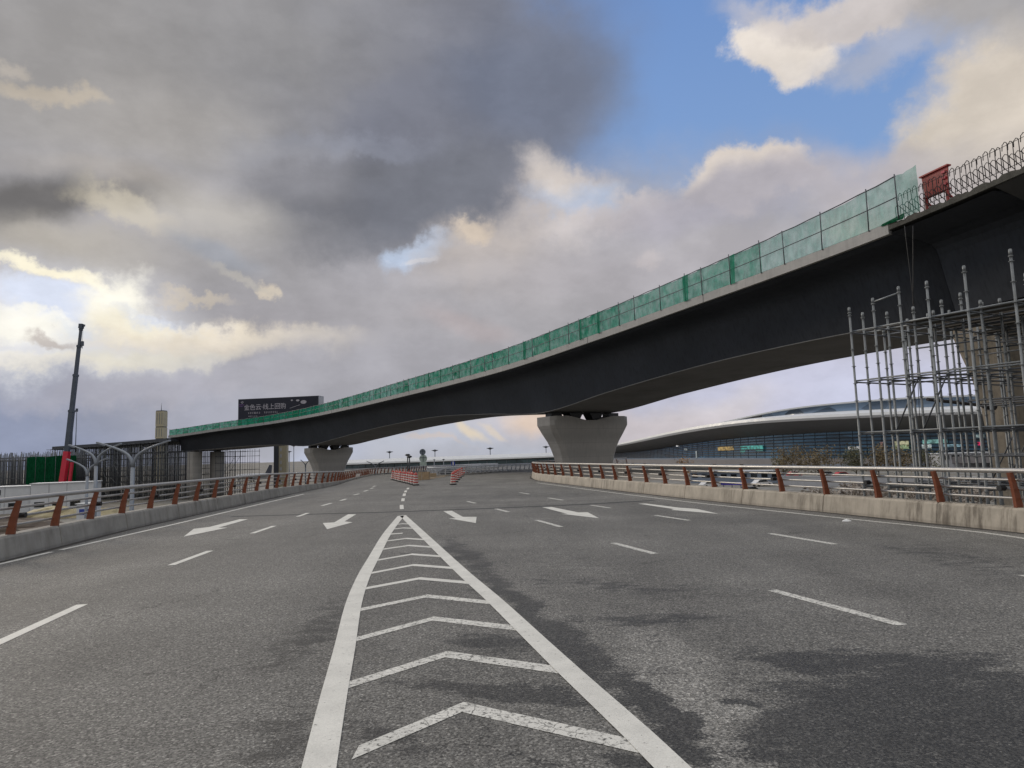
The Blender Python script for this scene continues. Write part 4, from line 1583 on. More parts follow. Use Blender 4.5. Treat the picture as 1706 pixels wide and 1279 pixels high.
# high masts with ring heads
def high_mast(label, x, y, Yd, rad):
    q = at(x, y, Yd)
    root = thing('high_mast_light', label, 'mast light', (q.x, q.y, GZ), 0, 'high mast lights on the airfield side')
    mb = MB()
    mb.tube([(q.x, q.y, GZ), (q.x, q.y, q.z)], [0.0011 * Yd * 0.7, 0.0011 * Yd * 0.5], 6)
    mb.build('mast', M['lamp_grey'], root)
    mb = MB()
    z = q.z
    h = rad * 0.28
    mb.lathe([(rad * 0.15, z - h * 1.3), (rad * 0.5, z - h * 0.6), (rad, z - h * 0.15), (rad, z + h * 0.1), (rad * 0.35, z + h * 0.45), (rad * 0.1, z + h * 0.9)], (q.x, q.y, 0), 12)
    mb.build('lamp_ring', M['dark_panel'], root)
    return root


high_mast('distant high mast light above the left end of the striped drum row', 649, 752.5, 620, 3.33)
high_mast('distant high mast light right of the round signs', 724.5, 750, 640, 3.33)
high_mast('distant high mast light over the middle of the long white concourse roof', 816.5, 746.5, 640, 3.48)
high_mast('distant high mast light close beside the wide flared pier', 909.5, 744, 640, 3.33)
high_mast('taller of two mast lights between billboard column and left flared pier', 489.5, 742, 235, 1.05)
high_mast('shorter of two mast lights between billboard column and left flared pier', 482, 752, 235, 0.95)
high_mast('low small mast light just behind the right drum cluster', 739, 765, 330, 0.9)
high_mast('low small mast light just right of the round sign post', 723.5, 765.5, 330, 0.75)

# ------------------------------------------------------------------ billboard on a column
b0, b1 = at(397, 664, 186), at(530.5, 659.8, 182)
bb = thing('billboard', 'dark navy billboard with white characters behind the bridge netting', 'billboard', (at(466, 760, 186).x, 187, GZ))
bd = Vector((b1.x - b0.x, b1.y - b0.y, 0))
bL = bd.length
bd.normalize()
bn = Vector((-bd.y, bd.x, 0))
zt = (b0.z + b1.z) / 2
bh = 7.2
cc = (b0 + b1) / 2 + bn * 1.6
mb = MB()
mb.obox((cc.x, cc.y, zt - bh / 2), bd * bL / 2, bn * 1.6, (0, 0, bh / 2))
M['navy'] = mat('navy_poster', (0.008, 0.010, 0.024), 0.5, var=0.3, scale=0.15)
M['billframe'] = mat('billboard_frame', (0.10, 0.10, 0.12), 0.5, var=0.1)
mb.build('case', M['billframe'], bb)
mb = MB()
fc = (b0 + b1) / 2 - bn * 0.03
mb.obox((fc.x, fc.y, zt - bh / 2), bd * (bL / 2 - 0.12), bn * 0.02, (0, 0, bh / 2 - 0.12))
mb.build('poster', M['navy'], bb)
mb = MB()
side = b1 + bd * 0.02 + bn * 1.6
mb.obox((side.x, side.y, zt - bh / 2), bd * 0.02, bn * 1.45, (0, 0, bh / 2 - 0.1))
mb.build('side_panel', M['pale_wall'], bb)
M['poster_ink'] = mat('pale_poster_ink', (0.42, 0.40, 0.44), 0.6, var=0.25, scale=1.2)
M['poster_violet'] = mat('violet_poster_ink', (0.10, 0.05, 0.16), 0.6, var=0.3, scale=0.5)


def on_board(u, v, d=0.06):
    """u metres from the left edge, v metres below the top edge"""
    p = b0 + bd * u - bn * d
    return Vector((p.x, p.y, zt - v))


def text(body, size, u, v, name, m, parent):
    cu = bpy.data.curves.new(name, 'FONT')
    cu.body = body
    cu.size = size
    cu.extrude = 0.01
    cu.offset = 0.003 * size
    to = bpy.data.objects.new(name, cu)
    col.objects.link(to)
    bpy.context.view_layer.update()
    me = bpy.data.meshes.new_from_object(to.evaluated_get(bpy.context.evaluated_depsgraph_get()))
    bpy.data.objects.remove(to)
    o = bpy.data.objects.new(name, me)
    me.materials.clear()
    me.materials.append(m)
    col.objects.link(o)
    ux_, uz_ = bd, Vector((0, 0, 1))
    p = on_board(u, v)
    o.matrix_world = Matrix(((ux_.x, uz_.x, -bn.x, p.x), (ux_.y, uz_.y, -bn.y, p.y), (0, 1, 0, p.z), (0, 0, 0, 1)))
    o.parent = parent
    o.matrix_parent_inverse = Matrix.Translation(-OFF[parent.name])
    OFF[o.name] = OFF[parent.name]
    return o


text('金色云·线上回购', 1.72, 1.75, 3.0, 'lettering', M['poster_ink'], bb)
rt = random.Random(4)


def tick_line(u0, u1, v, h, gap):
    mb = MB()
    u = u0
    while u < u1:
        w = h * rt.uniform(0.5, 0.9)
        if not (gap and gap[0] < u < gap[1]):
            for k in range(3):
                p = on_board(u + w / 2, v - h * 0.4 + k * h * 0.36)
                mb.obox(p, bd * w / 2 * rt.uniform(0.6, 1), bn * 0.01, (0, 0, h * 0.07))
            p = on_board(u + w * rt.uniform(0.3, 0.7), v)
            mb.obox(p, bd * h * 0.07, bn * 0.01, (0, 0, h * 0.45))
        u += h
    mb.build('small_print', M['poster_ink'], bb)


tick_line(3.1, 11.6, 3.95, 0.52, (6.6, 7.4))
tick_line(3.1, 5.5, 4.85, 0.34, None)
mb = MB()
p = on_board(1.25, 0.95)
for a, b in (((-0.45, 0.18), (0.0, -0.24)), ((0.0, -0.24), (0.45, 0.18)), ((-0.22, 0.1), (0, 0.32)), ((0, 0.32), (0.22, 0.1))):
    mb.bar(p + bd * a[0] + Vector((0, 0, a[1])), p + bd * b[0] + Vector((0, 0, b[1])), 0.12, 0.03, up=(bn.x, bn.y, 0))
mb.build('emblem', M['poster_ink'], bb)
for u, v, a, b in ((15.9, 0.95, 0.34, 0.2), (17.6, 1.05, 0.5, 0.27), (19.3, 1.55, 0.86, 0.5)):
    mb = MB()
    c = on_board(u, v)
    mb.poly([c + bd * a * math.cos(t2) + Vector((0, 0, b * math.sin(t2))) for t2 in [2 * math.pi * j / 20 for j in range(20)]])
    mb.build('coin_picture', M['poster_ink'], bb)
mb = MB()
mb.bar(on_board(15.3, 3.1), on_board(18.3, 2.25), 0.09, 0.02, up=(bn.x, bn.y, 0))
mb.build('light_streak', M['poster_ink'], bb)
mb = MB()
mb.bar(on_board(0.3, 1.45), on_board(1.9, 1.65), 0.22, 0.02, up=(bn.x, bn.y, 0))
mb.bar(on_board(0.3, 1.9), on_board(1.4, 2.05), 0.2, 0.02, up=(bn.x, bn.y, 0))
mb.build('violet_streak', M['poster_violet'], bb)
q0, q1, q2 = at(455.5, 770, 186), at(464, 770, 186), at(477, 770, 186)
for xa, xb, m, nm in ((q0, q1, 'dark_panel', 'column_side'), (q1, q2, 'beige', 'column')):
    mb = MB()
    c = (xa + xb) / 2
    mb.box((c.x, 187.0, (GZ + zt - bh) / 2 + 0.2), ((xb.x - xa.x) - 0.01, 1.6, zt - bh - GZ), 0)
    mb.build(nm, M[m], bb)
for k in range(7):
    mb = MB()
    z = GZ + 3.0 + k * 1.75
    mb.box(((q1.x + q2.x) / 2 - 0.5, 186.15, z), (0.5, 0.1, 0.9))
    mb.build('ladder_slot', M['pale_wall'], bb)

# ------------------------------------------------------------------ beige tower
T = at(269.5, 684, 420)
tw2 = thing('beige_tower', 'tall beige tower in four blocks with a spike, behind the bridge end', 'tower', (T.x, T.y, GZ))
segs = [(GZ, 9.0), (9.0, 18.3), (18.3, 25.6), (25.6, T.z)]
for k, (z0, z1) in enumerate(segs):
    mb = MB()
    mb.box((T.x, T.y, (z0 + z1) / 2 - 0.2), (5.0 - 0.05 * k, 5.0, z1 - z0 - 0.55))
    mb.build('tower_block', M['beige'], tw2)
    mb = MB()
    mb.box((T.x, T.y, z1 - 0.25), (4.5, 4.5, 0.6))
    mb.build('recess_band', M['dark_panel'], tw2)
    for j in range(3):
        mb = MB()
        mb.box((T.x - 1.5 + 1.5 * j, T.y - 2.52, (z0 + z1) / 2), (0.35, 0.06, (z1 - z0) * 0.7))
        mb.build('slit_window', M['sign_grey'], tw2)
mb = MB()
mb.tube([(T.x - 0.3, T.y, T.z), (T.x - 0.3, T.y, T.z + 4.6)], [0.22, 0.08], 5)
mb.build('spike', M['boom'], tw2)

# ------------------------------------------------------------------ airliner tail behind the left railing
j0 = at(447, 786, 300)
jet = thing('airplane', 'parked airplane with dark tail fin, far behind the left railing', 'airplane', (j0.x, j0.y, GZ))
mb = MB()
rings = []
for x, r, dz in ((-11.5, 0.25, -0.2), (-10.8, 0.75, -0.1), (-9, 1.15, 0), (-4, 1.3, 0), (1, 1.25, 0.05), (3.5, 0.8, 0.35), (5.2, 0.2, 0.6)):
    rings.append([(j0.x + x - 3, j0.y + r * math.cos(2 * math.pi * j / 14), GZ + 2.4 + dz + r * math.sin(2 * math.pi * j / 14)) for j in range(14)])
mb.loft(rings, True, True)
mb.build('fuselage', M['pale_wall'], jet)
mb = MB()
prof = [(-1.6, 3.2), (1.3, 3.2), (1.7, 7.0), (0.5, 7.2)]
mb.loft([[(j0.x + x, j0.y + d, GZ + z) for x, z in prof] for d in (-0.12, 0.12)])
mb.build('tail_fin', M['jet'], jet)
for sg in (-1, 1):
    mb = MB()
    mb.loft([[(j0.x + x, j0.y + sg * 0.9, GZ + z) for x, z in ((-9, 1.8), (-5.5, 1.8), (-5.5, 2.0), (-9, 2.0))], [(j0.x + x, j0.y + sg * 10, GZ + z) for x, z in ((-5, 2.3), (-3.8, 2.3), (-3.8, 2.4), (-5, 2.4))]])
    mb.build('wing', M['pale_wall'], jet)
    mb = MB()
    mb.loft([[(j0.x + x - 1.5, j0.y + sg * 1.9 + 0.5 * math.cos(2 * math.pi * j / 10), GZ + 2.9 + 0.5 * math.sin(2 * math.pi * j / 10)) for j in range(10)] for x in (-2, 1)])
    mb.build('engine', M['jet'], jet)
for x, y in ((-10, 0), (-4, -1.5), (-4, 1.5)):
    mb = MB()
    mb.tube([(j0.x + x - 3, j0.y + y, GZ), (j0.x + x - 3, j0.y + y, GZ + 2)], 0.2, 6)
    mb.build('landing_gear', M['rubber'], jet)

# ------------------------------------------------------------------ round signs on the nose
sgp = at(705, 786, 73.5)
sg_ = thing('traffic_sign', 'two round traffic signs on one post seen from behind at the road fork', 'road sign', (sgp.x, sgp.y, road_z(sgp.y)))
for (x, y, r, m, nm) in ((704, 752.8, 0.335, 'sign_grey', 'round_sign'), (705, 763.6, 0.42, 'sign_pale', 'round_sign')):
    c = at(x, y, 73.5)
    mb = MB()
    mb.loft([[(c.x + r * math.cos(2 * math.pi * j / 20), c.y + d, c.z + r * math.sin(2 * math.pi * j / 20)) for j in range(20)] for d in (0.0, 0.03)])
    mb.build(nm, M[m], sg_)
    mb = MB()
    mb.box((c.x, c.y - 0.02, c.z), (0.05, 0.03, r * 1.6))
    mb.box((c.x, c.y - 0.02, c.z + 0.1), (r * 1.5, 0.02, 0.05))
    mb.build('back_brace', M['boom'], sg_)
c = at(705, 772.5, 73.5)
mb = MB()
mb.box((c.x, c.y, c.z), (0.72, 0.03, 0.42))
mb.build('square_sign', M['sign_pale'], sg_)
mb = MB()
mb.tube([(sgp.x, 73.56, road_z(73.56)), (sgp.x, 73.56, at(704, 750, 73.5).z)], 0.045, 8)
mb.build('pole', M['boom'], sg_)
c = at(755, 772, 58)
bs_ = thing('blue_sign', 'small blue and white sign on a post above the right drum cluster', 'road sign', (c.x, c.y, road_z(c.y)))
mb = MB()
mb.tube([(c.x, c.y + 0.03, road_z(c.y)), (c.x, c.y + 0.03, c.z + 0.2)], 0.03, 6)
mb.build('pole', M['lamp_grey'], bs_)
mb = MB()
mb.box((c.x, c.y - 0.02, c.z), (0.30, 0.03, 0.34))
mb.build('plate', M['blue_sign'], bs_)
mb = MB()
mb.box((c.x, c.y - 0.045, c.z), (0.10, 0.02, 0.30))
mb.build('white_bar', M['cone_white'], bs_)
# warning lamp pair
for lab, x, y, Yd in (('dark warning lamp post behind the drum row, the left and taller of the pair', 679, 758, 88), ('dark warning lamp post behind the drum row, the right of the pair', 682, 761, 84)):
    c = at(x, y, Yd)
    wl = thing('warning_lamp', lab, 'lamp post', (c.x, c.y, road_z(c.y)))
    mb = MB()
    mb.tube([(c.x, c.y, road_z(c.y)), (c.x, c.y, c.z)], 0.075, 8)
    mb.build('post', M['dark_panel'], wl)
    mb = MB()
    mb.lathe([(0.12, c.z - 0.12), (0.34, c.z - 0.02), (0.34, c.z + 0.05), (0.18, c.z + 0.16)], (c.x, c.y, 0), 12)
    mb.build('lamp_head', M['black'], wl)

# ------------------------------------------------------------------ striped drums and cones closing the left branch
def make_drum(loc, label, rz):
    root = thing('striped_drum', label, 'traffic drum', loc, rz, 'red and white striped drums closing the left branch')
    root.scale = (0.86, 0.86, 0.86)
    mb = MB()
    mb.lathe([(0.30, 0.0), (0.30, 0.07), (0.24, 0.10)], (0, 0, 0), 12)
    mb.build('base', M['rubber'], root, local=True)
    z0, z1, r0, r1 = 0.10, 0.96, 0.225, 0.15
    nb = 8
    for k in range(nb):
        a, b = z0 + (z1 - z0) * k / nb, z0 + (z1 - z0) * (k + 1) / nb
        ra, rb = r0 + (r1 - r0) * k / nb, r0 + (r1 - r0) * (k + 1) / nb
        mb = MB()
        if k % 2 == 0:
            mb.lathe([(ra - 0.004, a), (rb - 0.004, b)], (0, 0, 0), 14)
        else:
            mb.lathe([(ra, a), (rb, b)], (0, 0, 0), 14)
        mb.build('white_band' if k % 2 == 0 else 'red_band', M['cone_white'] if k % 2 == 0 else M['cone_red'], root, local=True)
    mb = MB()
    mb.lathe([(0.15, 0.96), (0.13, 1.0), (0.05, 1.03), (0.05, 1.10), (0.02, 1.12)], (0, 0, 0), 12)
    mb.build('cap', M['cone_red'], root, local=True)
    return root


ordn = ['nearest and rightmost', 'second from the right', 'third from the right', 'fourth from the right', 'fifth from the right', 'sixth from the right', 'seventh from the right', 'eighth from the right', 'ninth from the right', 'tenth from the right', 'leftmost and farthest']
drum0 = None
e0, e1 = gnd(693, 808.5), gnd(656, 799.5)
rd = random.Random(9)
for k in range(11):
    p = e0.lerp(e1, k / 10) + Vector((rd.uniform(-0.06, 0.06), rd.uniform(-0.1, 0.1), 0))
    lab = ordn[k] + ' striped drum of the long row left of the crates'
    if drum0 is None:
        drum0 = make_drum(p, lab, 0)
    else:
        copy_tree(drum0, p, rd.uniform(0, 6), lab)
for k, (x, y, lab) in enumerate(((755, 807.5, 'nearest striped drum of the short right cluster'), (758.5, 803, 'second striped drum of the short right cluster'), (762, 799.5, 'third striped drum of the short right cluster'),
                                 (765.5, 796.5, 'fourth striped drum of the short right cluster'), (769.5, 793.5, 'farthest striped drum of the short right cluster'))):
    copy_tree(drum0, gnd(x, y), rd.uniform(0, 6), lab)


def make_cone(loc, label, rz):
    root = thing('traffic_cone', label, 'traffic cone', loc, rz, 'traffic cones behind the drums')
    mb = MB()
    mb.box((0, 0, 0.02), (0.38, 0.38, 0.04))
    mb.build('base', M['rubber'], root, local=True)
    zs = [0.04, 0.24, 0.38, 0.52, 0.64, 0.86]
    for k in range(5):
        ra, rb = 0.15 - 0.125 * (zs[k] - 0.04) / 0.82, 0.15 - 0.125 * (zs[k + 1] - 0.04) / 0.82
        mb = MB()
        mb.lathe([(ra, zs[k]), (rb, zs[k + 1])], (0, 0, 0), 12)
        mb.build('red_band' if k % 2 == 0 else 'white_band', M['cone_red'] if k % 2 == 0 else M['cone_white'], root, local=True)
    return root


cone0 = None
spots = [(662, 793), (667, 793.5), (672, 794), (676.5, 795), (681.5, 796), (686, 797), (774, 789.5), (777, 787.5)]
cl = ['leftmost small traffic cone in the back row behind the long drum row', 'second from left cone in the back row behind the long drum row', 'third from left cone in the back row behind the long drum row', 'fourth from left cone in the back row behind the long drum row',
      'fifth from left cone in the back row behind the long drum row', 'rightmost cone in the back row behind the long drum row', 'small traffic cone just behind the short right drum cluster', 'farthest small traffic cone behind the short right drum cluster']
for (x, y), lab in zip(spots, cl):
    if cone0 is None:
        cone0 = make_cone(gnd(x, y), lab, 0)
    else:
        copy_tree(cone0, gnd(x, y), rd.uniform(0, 6), lab)

# crates, boards and rubbish beside the nose
def crate(label, x, y, w, d, h, rz):
    p = gnd(x, y)
    root = thing('wooden_crate', label, 'crate', p, rz, 'wooden crates behind the drums')
    mb = MB()
    mb.box((0, d / 2, h / 2), (w, d, h))
    mb.build('box', M['wood'], root, local=True)
    for k in range(3):
        mb = MB()
        mb.box((-w / 2 + w * (k + 0.5) / 3, -0.012, h / 2), (0.09, 0.024, h * 0.98))
        mb.build('batten', M['wood'], root, local=True)
    mb = MB()
    mb.box((0, d / 2, h + 0.02), (w + 0.06, d + 0.06, 0.04))
    mb.build('lid', M['wood'], root, local=True)
    return root


crate('narrow tan wooden crate touching the nearest striped drum', 699.5, 800, 0.32, 0.5, 0.72, 0.1)
crate('wide tan wooden crate in the middle with a dark gap', 709, 799, 0.66, 0.5, 0.68, -0.1)
crate('low pale wooden crate right of the wide crate', 721.5, 794.5, 0.72, 0.6, 0.36, 0.15)
for x, y, l, w, rz, lab in ((729, 796.5, 1.5, 0.35, 0.3, 'bare board lying on the road right of the crates, the nearer one'), (735, 794, 1.6, 0.4, -0.5, 'bare board leaning on the road right of the crates, the farther one'), (716, 799, 1.0, 0.3, 0.1, 'short board lying in front of the low crate')):
    p = gnd(x, y)
    mb = MB()
    mb.bar((-l / 2, 0, 0.05), (l / 2, 0.05, 0.14), w, 0.04)
    o = mb.build('loose_board', M['wood'])
    o.location = p
    o.rotation_euler = (0, 0, rz)
    tag(o, lab, 'board')
p = gnd(744, 790)
mb = MB()
rh = random.Random(2)
for k in range(7):
    mb.obox((rh.uniform(-0.6, 0.6), rh.uniform(-0.3, 0.3), rh.uniform(0.15, 0.5)), Vector((rh.uniform(0.1, 0.35), rh.uniform(-0.1, 0.1), rh.uniform(-0.1, 0.1))), Vector((0, 0.15, 0.03)), Vector((0.02, 0, rh.uniform(0.08, 0.2))))
mb.box((0, 0, 0.1), (1.4, 0.8, 0.2))
o = mb.build('rubble_pile', M['dark_panel'])
o.location = p
tag(o, 'dark pile of rubble on the road between crates and right drum cluster', 'rubble')
# thin white delineators at the left parapet
for x, y, Yd, h, lab in ((527, 813, None, 0.85, 'thin white delineator post leaning at the left parapet foot'), (596, 798.5, None, 0.55, 'small white arrow plate at the left parapet foot, far end')):
    p = gnd(x, y)
    de = thing('delineator', lab, 'delineator', p)
    mb = MB()
    mb.tube([(0, 0, 0), (0.05, 0, h)], 0.045 if h > 0.7 else 0.03, 6)
    mb.build('post', M['cone_white'], de, local=True)
    mb = MB()
    if h > 0.7:
        mb.lathe([(0.12, 0), (0.12, 0.03)], (0, 0, 0), 10)
        mb.build('foot', M['rubber'], de, local=True)
    else:
        mb.obox((0.04, -0.03, 0.45), (0.22, 0, 0), (0, 0.012, 0), (0.06, 0, 0.16))
        mb.build('plate', M['cone_white'], de, local=True)
for x, y, lab in ((1410, 868, 'crumpled white scrap of paper on the road by the right edge line'),):
    p = gnd(x, y)
    mb = MB()
    rh = random.Random(int(x))
    rings = [[(0.13 * f * math.cos(a) * rh.uniform(0.6, 1.3), 0.07 * f * math.sin(a) * rh.uniform(0.6, 1.3), z * rh.uniform(0.6, 1.2)) for a in [2 * math.pi * j / 8 for j in range(8)]] for f, z in ((1, 0.0), (0.8, 0.03), (0.25, 0.06))]
    mb.loft(rings)
    o = mb.build('litter', M['litter'])
    o.location = p
    tag(o, lab, 'litter')

# ------------------------------------------------------------------ curved terminal at right
TP = [(185, 186), (164, 205), (147, 215), (123, 245), (102, 290), (86.7, 345), (71, 430), (60, 505)]
Tp, Tt = spline(TP, 6.0)
# heights along the curve, by distance from the right end
acc = [0.0]
for a, b in zip(Tp, Tp[1:]):
    acc.append(acc[-1] + (b - a).length)


def at_y(Y):
    return min(range(len(Tp)), key=lambda k: abs(Tp[k].y - Y))


SY = [acc[at_y(y)] for y in (186, 205, 215, 245, 290, 345, 430, 505)]
H_TOP = list(zip(SY, [11.4, 11.8, 12.2, 13.1, 14.0, 12.6, 8.1, 4.6]))
H_BOT = list(zip(SY, [9.6, 10.0, 10.4, 11.3, 11.9, 10.3, 6.3, 3.6]))
H_GL = list(zip(SY, [5.4, 5.5, 5.7, 6.8, 6.9, 5.7, 2.0, 0.5]))
H_GB = list(zip(SY, [-3.9, -3.9, -3.8, -3.5, -2.9, -2.6, -2.9, -3.0]))
H_UP = list(zip(SY, [15.6, 15.9, 16.2, 17.3, 17.2, 14.2, 9.4, 5.6]))
term = thing('terminal_building', 'long curved glass terminal with white overhanging roof behind the right railing', 'terminal', (Tp[4].x + 20, Tp[4].y + 20, GZ))
Tn = [Vector((t_.y, -t_.x)) for t_ in Tt]      # pointing away from the road
Tn = [n_ if n_.x > 0 else -n_ for n_ in Tn]
SET = 12.0


def tp(k, off, z):
    return Vector((Tp[k].x + Tn[k].x * off, Tp[k].y + Tn[k].y * off, z))


K = len(Tp)
rings = []
for k in range(K):
    s = acc[k]
    zt_, zb_ = interp(H_TOP, s), interp(H_BOT, s)
    rings.append([tp(k, 0.6, zb_), tp(k, 0.0, zb_ + (zt_ - zb_) * 0.45), tp(k, 0.5, zt_), tp(k, 8, zt_ + 0.9), tp(k, 30, zt_ + 2.2), tp(k, 60, zt_ + 1.5), tp(k, 60, zb_ - 1), tp(k, 20, zb_ - 0.3)])
mb = MB()
mb.loft(rings, True, False)
mb.build('roof', M['roof_white'], term)
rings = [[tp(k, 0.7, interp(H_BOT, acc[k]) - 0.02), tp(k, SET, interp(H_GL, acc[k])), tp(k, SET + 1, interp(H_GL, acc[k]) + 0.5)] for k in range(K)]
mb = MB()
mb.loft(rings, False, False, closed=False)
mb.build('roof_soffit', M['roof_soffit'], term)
mb = MB()
mb.loft([[tp(k, SET - 0.0, interp(H_GB, acc[k])), tp(k, SET + 0.6, interp(H_GL, acc[k]) + 0.3), tp(k, SET + 1.2, interp(H_GL, acc[k]) + 0.3), tp(k, SET + 1.2, interp(H_GB, acc[k]))] for k in range(K)])
mb.build('glass_facade', M['glass'], term)
for j in range(1, 8):
    f = j / 8
    mb = MB()
    rg = []
    for k in range(K):
        zg, zl = interp(H_GB, acc[k]), interp(H_GL, acc[k]) + 0.3
        z = zg + (zl - zg) * f
        o_ = SET + 0.6 * f - 0.14
        rg.append([tp(k, o_ - 0.2, z - 0.2), tp(k, o_ + 0.12, z - 0.2), tp(k, o_ + 0.12, z + 0.2), tp(k, o_ - 0.2, z + 0.2)])
    mb.loft(rg)
    mb.build('horizontal_mullion', M['mullion'], term)
for k in range(1, K - 1):
    mb = MB()
    zg, zl = interp(H_GB, acc[k]), interp(H_GL, acc[k])
    mb.bar(tp(k, SET - 0.1, zg), tp(k, SET + 0.5, zl), 0.09, 0.12, up=(Tn[k].x, Tn[k].y, 0))
    mb.build('vertical_mullion', M['mullion'], term)
# clerestory above the roof edge
ka, kb = 0, at_y(318)
mb = MB()
mb.loft([[tp(k, 24, interp(H_TOP, acc[k]) + 1.0), tp(k, 25.2, interp(H_UP, acc[k]) + 1.0), tp(k, 27, interp(H_UP, acc[k]) + 1.0), tp(k, 27, interp(H_TOP, acc[k]) + 1.0)] for k in range(ka, kb + 1)])
M['glass_pale'] = glass_mat('pale_clerestory_glass', (0.16, 0.22, 0.30))
mb.build('clerestory_glass', M['glass_pale'], term)
mb = MB()
mb.loft([[tp(k, 22.5, interp(H_UP, acc[k]) + 0.95), tp(k, 22.3, interp(H_UP, acc[k]) + 1.5), tp(k, 45, interp(H_UP, acc[k]) + 2.4), tp(k, 45, interp(H_UP, acc[k]) + 0.95)] for k in range(ka, at_y(352) + 1)])
mb.build('upper_roof', M['roof_white'], term)
mb = MB()
mb.loft([[tp(k, SET - 0.3, GZ), tp(k, SET - 0.3, interp(H_GB, acc[k])), tp(k, SET + 3, interp(H_GB, acc[k])), tp(k, SET + 3, GZ)] for k in range(K)])
mb.build('podium_wall', M['blue_wall'], term)


def facade_hit(x, y):
    """spot on the facade seen in a direction"""
    best = None
    for k in range(K):
        q = tp(k, SET - 0.35, 0)
        u = ray(x, y)
        e = abs(q.x / q.y - u.x / u.y)
        if best is None or e < best[0]:
            best = (e, k, q)
    k, q = best[1], best[2]
    return at(x, y, q.y), k


for x0, y0, x1, y1, c, s in ((1196, 744.5, 1222, 750.5, (0.75, 0.50, 0.16), 0.55), (1234, 743, 1271, 748.6, (0.10, 0.62, 0.55), 0.6), (1234, 750, 1248, 755, (0.12, 0.55, 0.50), 0.5), (1250, 749.5, 1271, 751.5, (0.06, 0.35, 0.33), 0.5),
                             (1401, 737, 1429, 743, (0.62, 0.68, 0.72), 0.7), (1413, 744, 1433, 749, (0.7, 0.7, 0.7), 0.7), (1467, 736, 1478, 746, (0.6, 0.36, 0.33), 0.5), (1488, 735, 1514, 741, (0.72, 0.70, 0.44), 0.6), (1487, 741.5, 1514, 748, (0.45, 0.60, 0.33), 0.6),
                             (1537, 732.5, 1578, 739, (0.32, 0.66, 0.62), 0.6), (1536, 740.5, 1552, 747, (0.70, 0.80, 0.80), 0.7), (1572, 740, 1603, 745, (0.33, 0.55, 0.66), 0.5), (1622, 736.5, 1638, 742, (0.85, 0.03, 0.14), 0.8), (1626, 724, 1640, 729, (0.5, 0.65, 0.66), 0.5),
                             (1084, 744, 1086.5, 748, (0.9, 0.92, 0.95), 0.9), (1126.5, 740, 1130, 743.5, (1, 1, 1), 1.1), (1140, 747, 1146, 750, (0.6, 0.65, 0.65), 0.5), (1171, 748, 1173, 762, (0.6, 0.65, 0.66), 0.5), (1159, 751, 1161, 764, (0.6, 0.65, 0.66), 0.5)):
    a, k = facade_hit(x0, (y0 + y1) / 2)
    b, k2 = facade_hit(x1, (y0 + y1) / 2)
    zz0, zz1 = facade_hit(x0, y1)[0].z, facade_hit(x0, y0)[0].z
    mb = MB()
    d = Vector((b.x - a.x, b.y - a.y, 0))
    n_ = Vector((-Tn[k].x, -Tn[k].y, 0))
    c0 = (a + b) / 2
    mb.obox((c0.x, c0.y, (zz0 + zz1) / 2), d / 2, n_ * 0.06, (0, 0, (zz1 - zz0) / 2))
    nm = 'lit_screen' if (x1 - x0) > 8 else 'lit_strip'
    mb.build(nm, emis('lit_panel', c, s), term)

# elevated driveway in front of the terminal
dw = thing('elevated_driveway', 'pale elevated driveway parapet running along the front of the terminal', 'viaduct', (Tp[5].x, Tp[5].y - 20, GZ))
mb = MB()
mb.loft([[tp(k, -16, -4.6), tp(k, -16, -2.65), tp(k, -15.6, -2.65), tp(k, -15.6, -3.6), tp(k, 4, -3.6), tp(k, 4, -4.6)] for k in range(6, K)])
mb.build('deck', M['dull_wall'], dw)
for k in range(7, K, 3):
    mb = MB()
    q = tp(k, -10, 0)
    mb.tube([(q.x, q.y, GZ), (q.x, q.y, -4.5)], 0.8, 8)
    mb.build('column', M['concrete'], dw)
q = at(1140, 764, 300)
# pale low service building with a row of windows, seen through the right railing
lb = thing('service_building', 'low pale building with a row of dark windows seen through the right railing', 'building', (at(1250, 790, 165).x, 168, GZ))
a, b = at(1150, 790, 172), at(1300, 790, 160)
a.z = b.z = 0
d = (b - a).normalized()
n_ = Vector((-d.y, d.x, 0))
L = (b - a).length
c = (a + b) / 2 + n_ * 3
mb = MB()
mb.obox((c.x, c.y, GZ + 1.35), d * L / 2, n_ * 3, (0, 0, 1.35))
mb.build('wall', M['blue_wall'], lb)
mb = MB()
mb.obox((c.x, c.y, GZ + 2.8), d * (L / 2 + 0.5), n_ * 3.5, (0, 0, 0.12))
mb.build('roof', M['pale_wall'], lb)
for k in range(9):
    p = a + d * (L * (k + 0.5) / 9) - n_ * 0.04
    mb = MB()
    mb.obox((p.x, p.y, GZ + 1.8), d * 0.7, n_ * 0.04, (0, 0, 0.38))
    mb.build('window', M['car_glass'], lb)
cb = thing('blue_canopy', 'bright blue strip canopy low behind the right railing', 'canopy', (at(1220, 812, 118).x, 118, GZ))
a, b = at(1204, 812, 119), at(1236, 812, 117)
mb = MB()
mb.bar((a.x, a.y, GZ + 2.4), (b.x, b.y, GZ + 2.4), 1.6, 0.4)
M['violet_blue'] = mat('violet_blue_sheet', (0.10, 0.08, 0.55), 0.5, var=0.1)
mb.build('roof_sheet', M['violet_blue'], cb)
for f in (0.05, 0.5, 0.95):
    q = a.lerp(b, f)
    mb = MB()
    mb.tube([(q.x, q.y, GZ), (q.x, q.y, GZ + 2.3)], 0.06, 6)
    mb.build('post', M['lamp_grey'], cb)
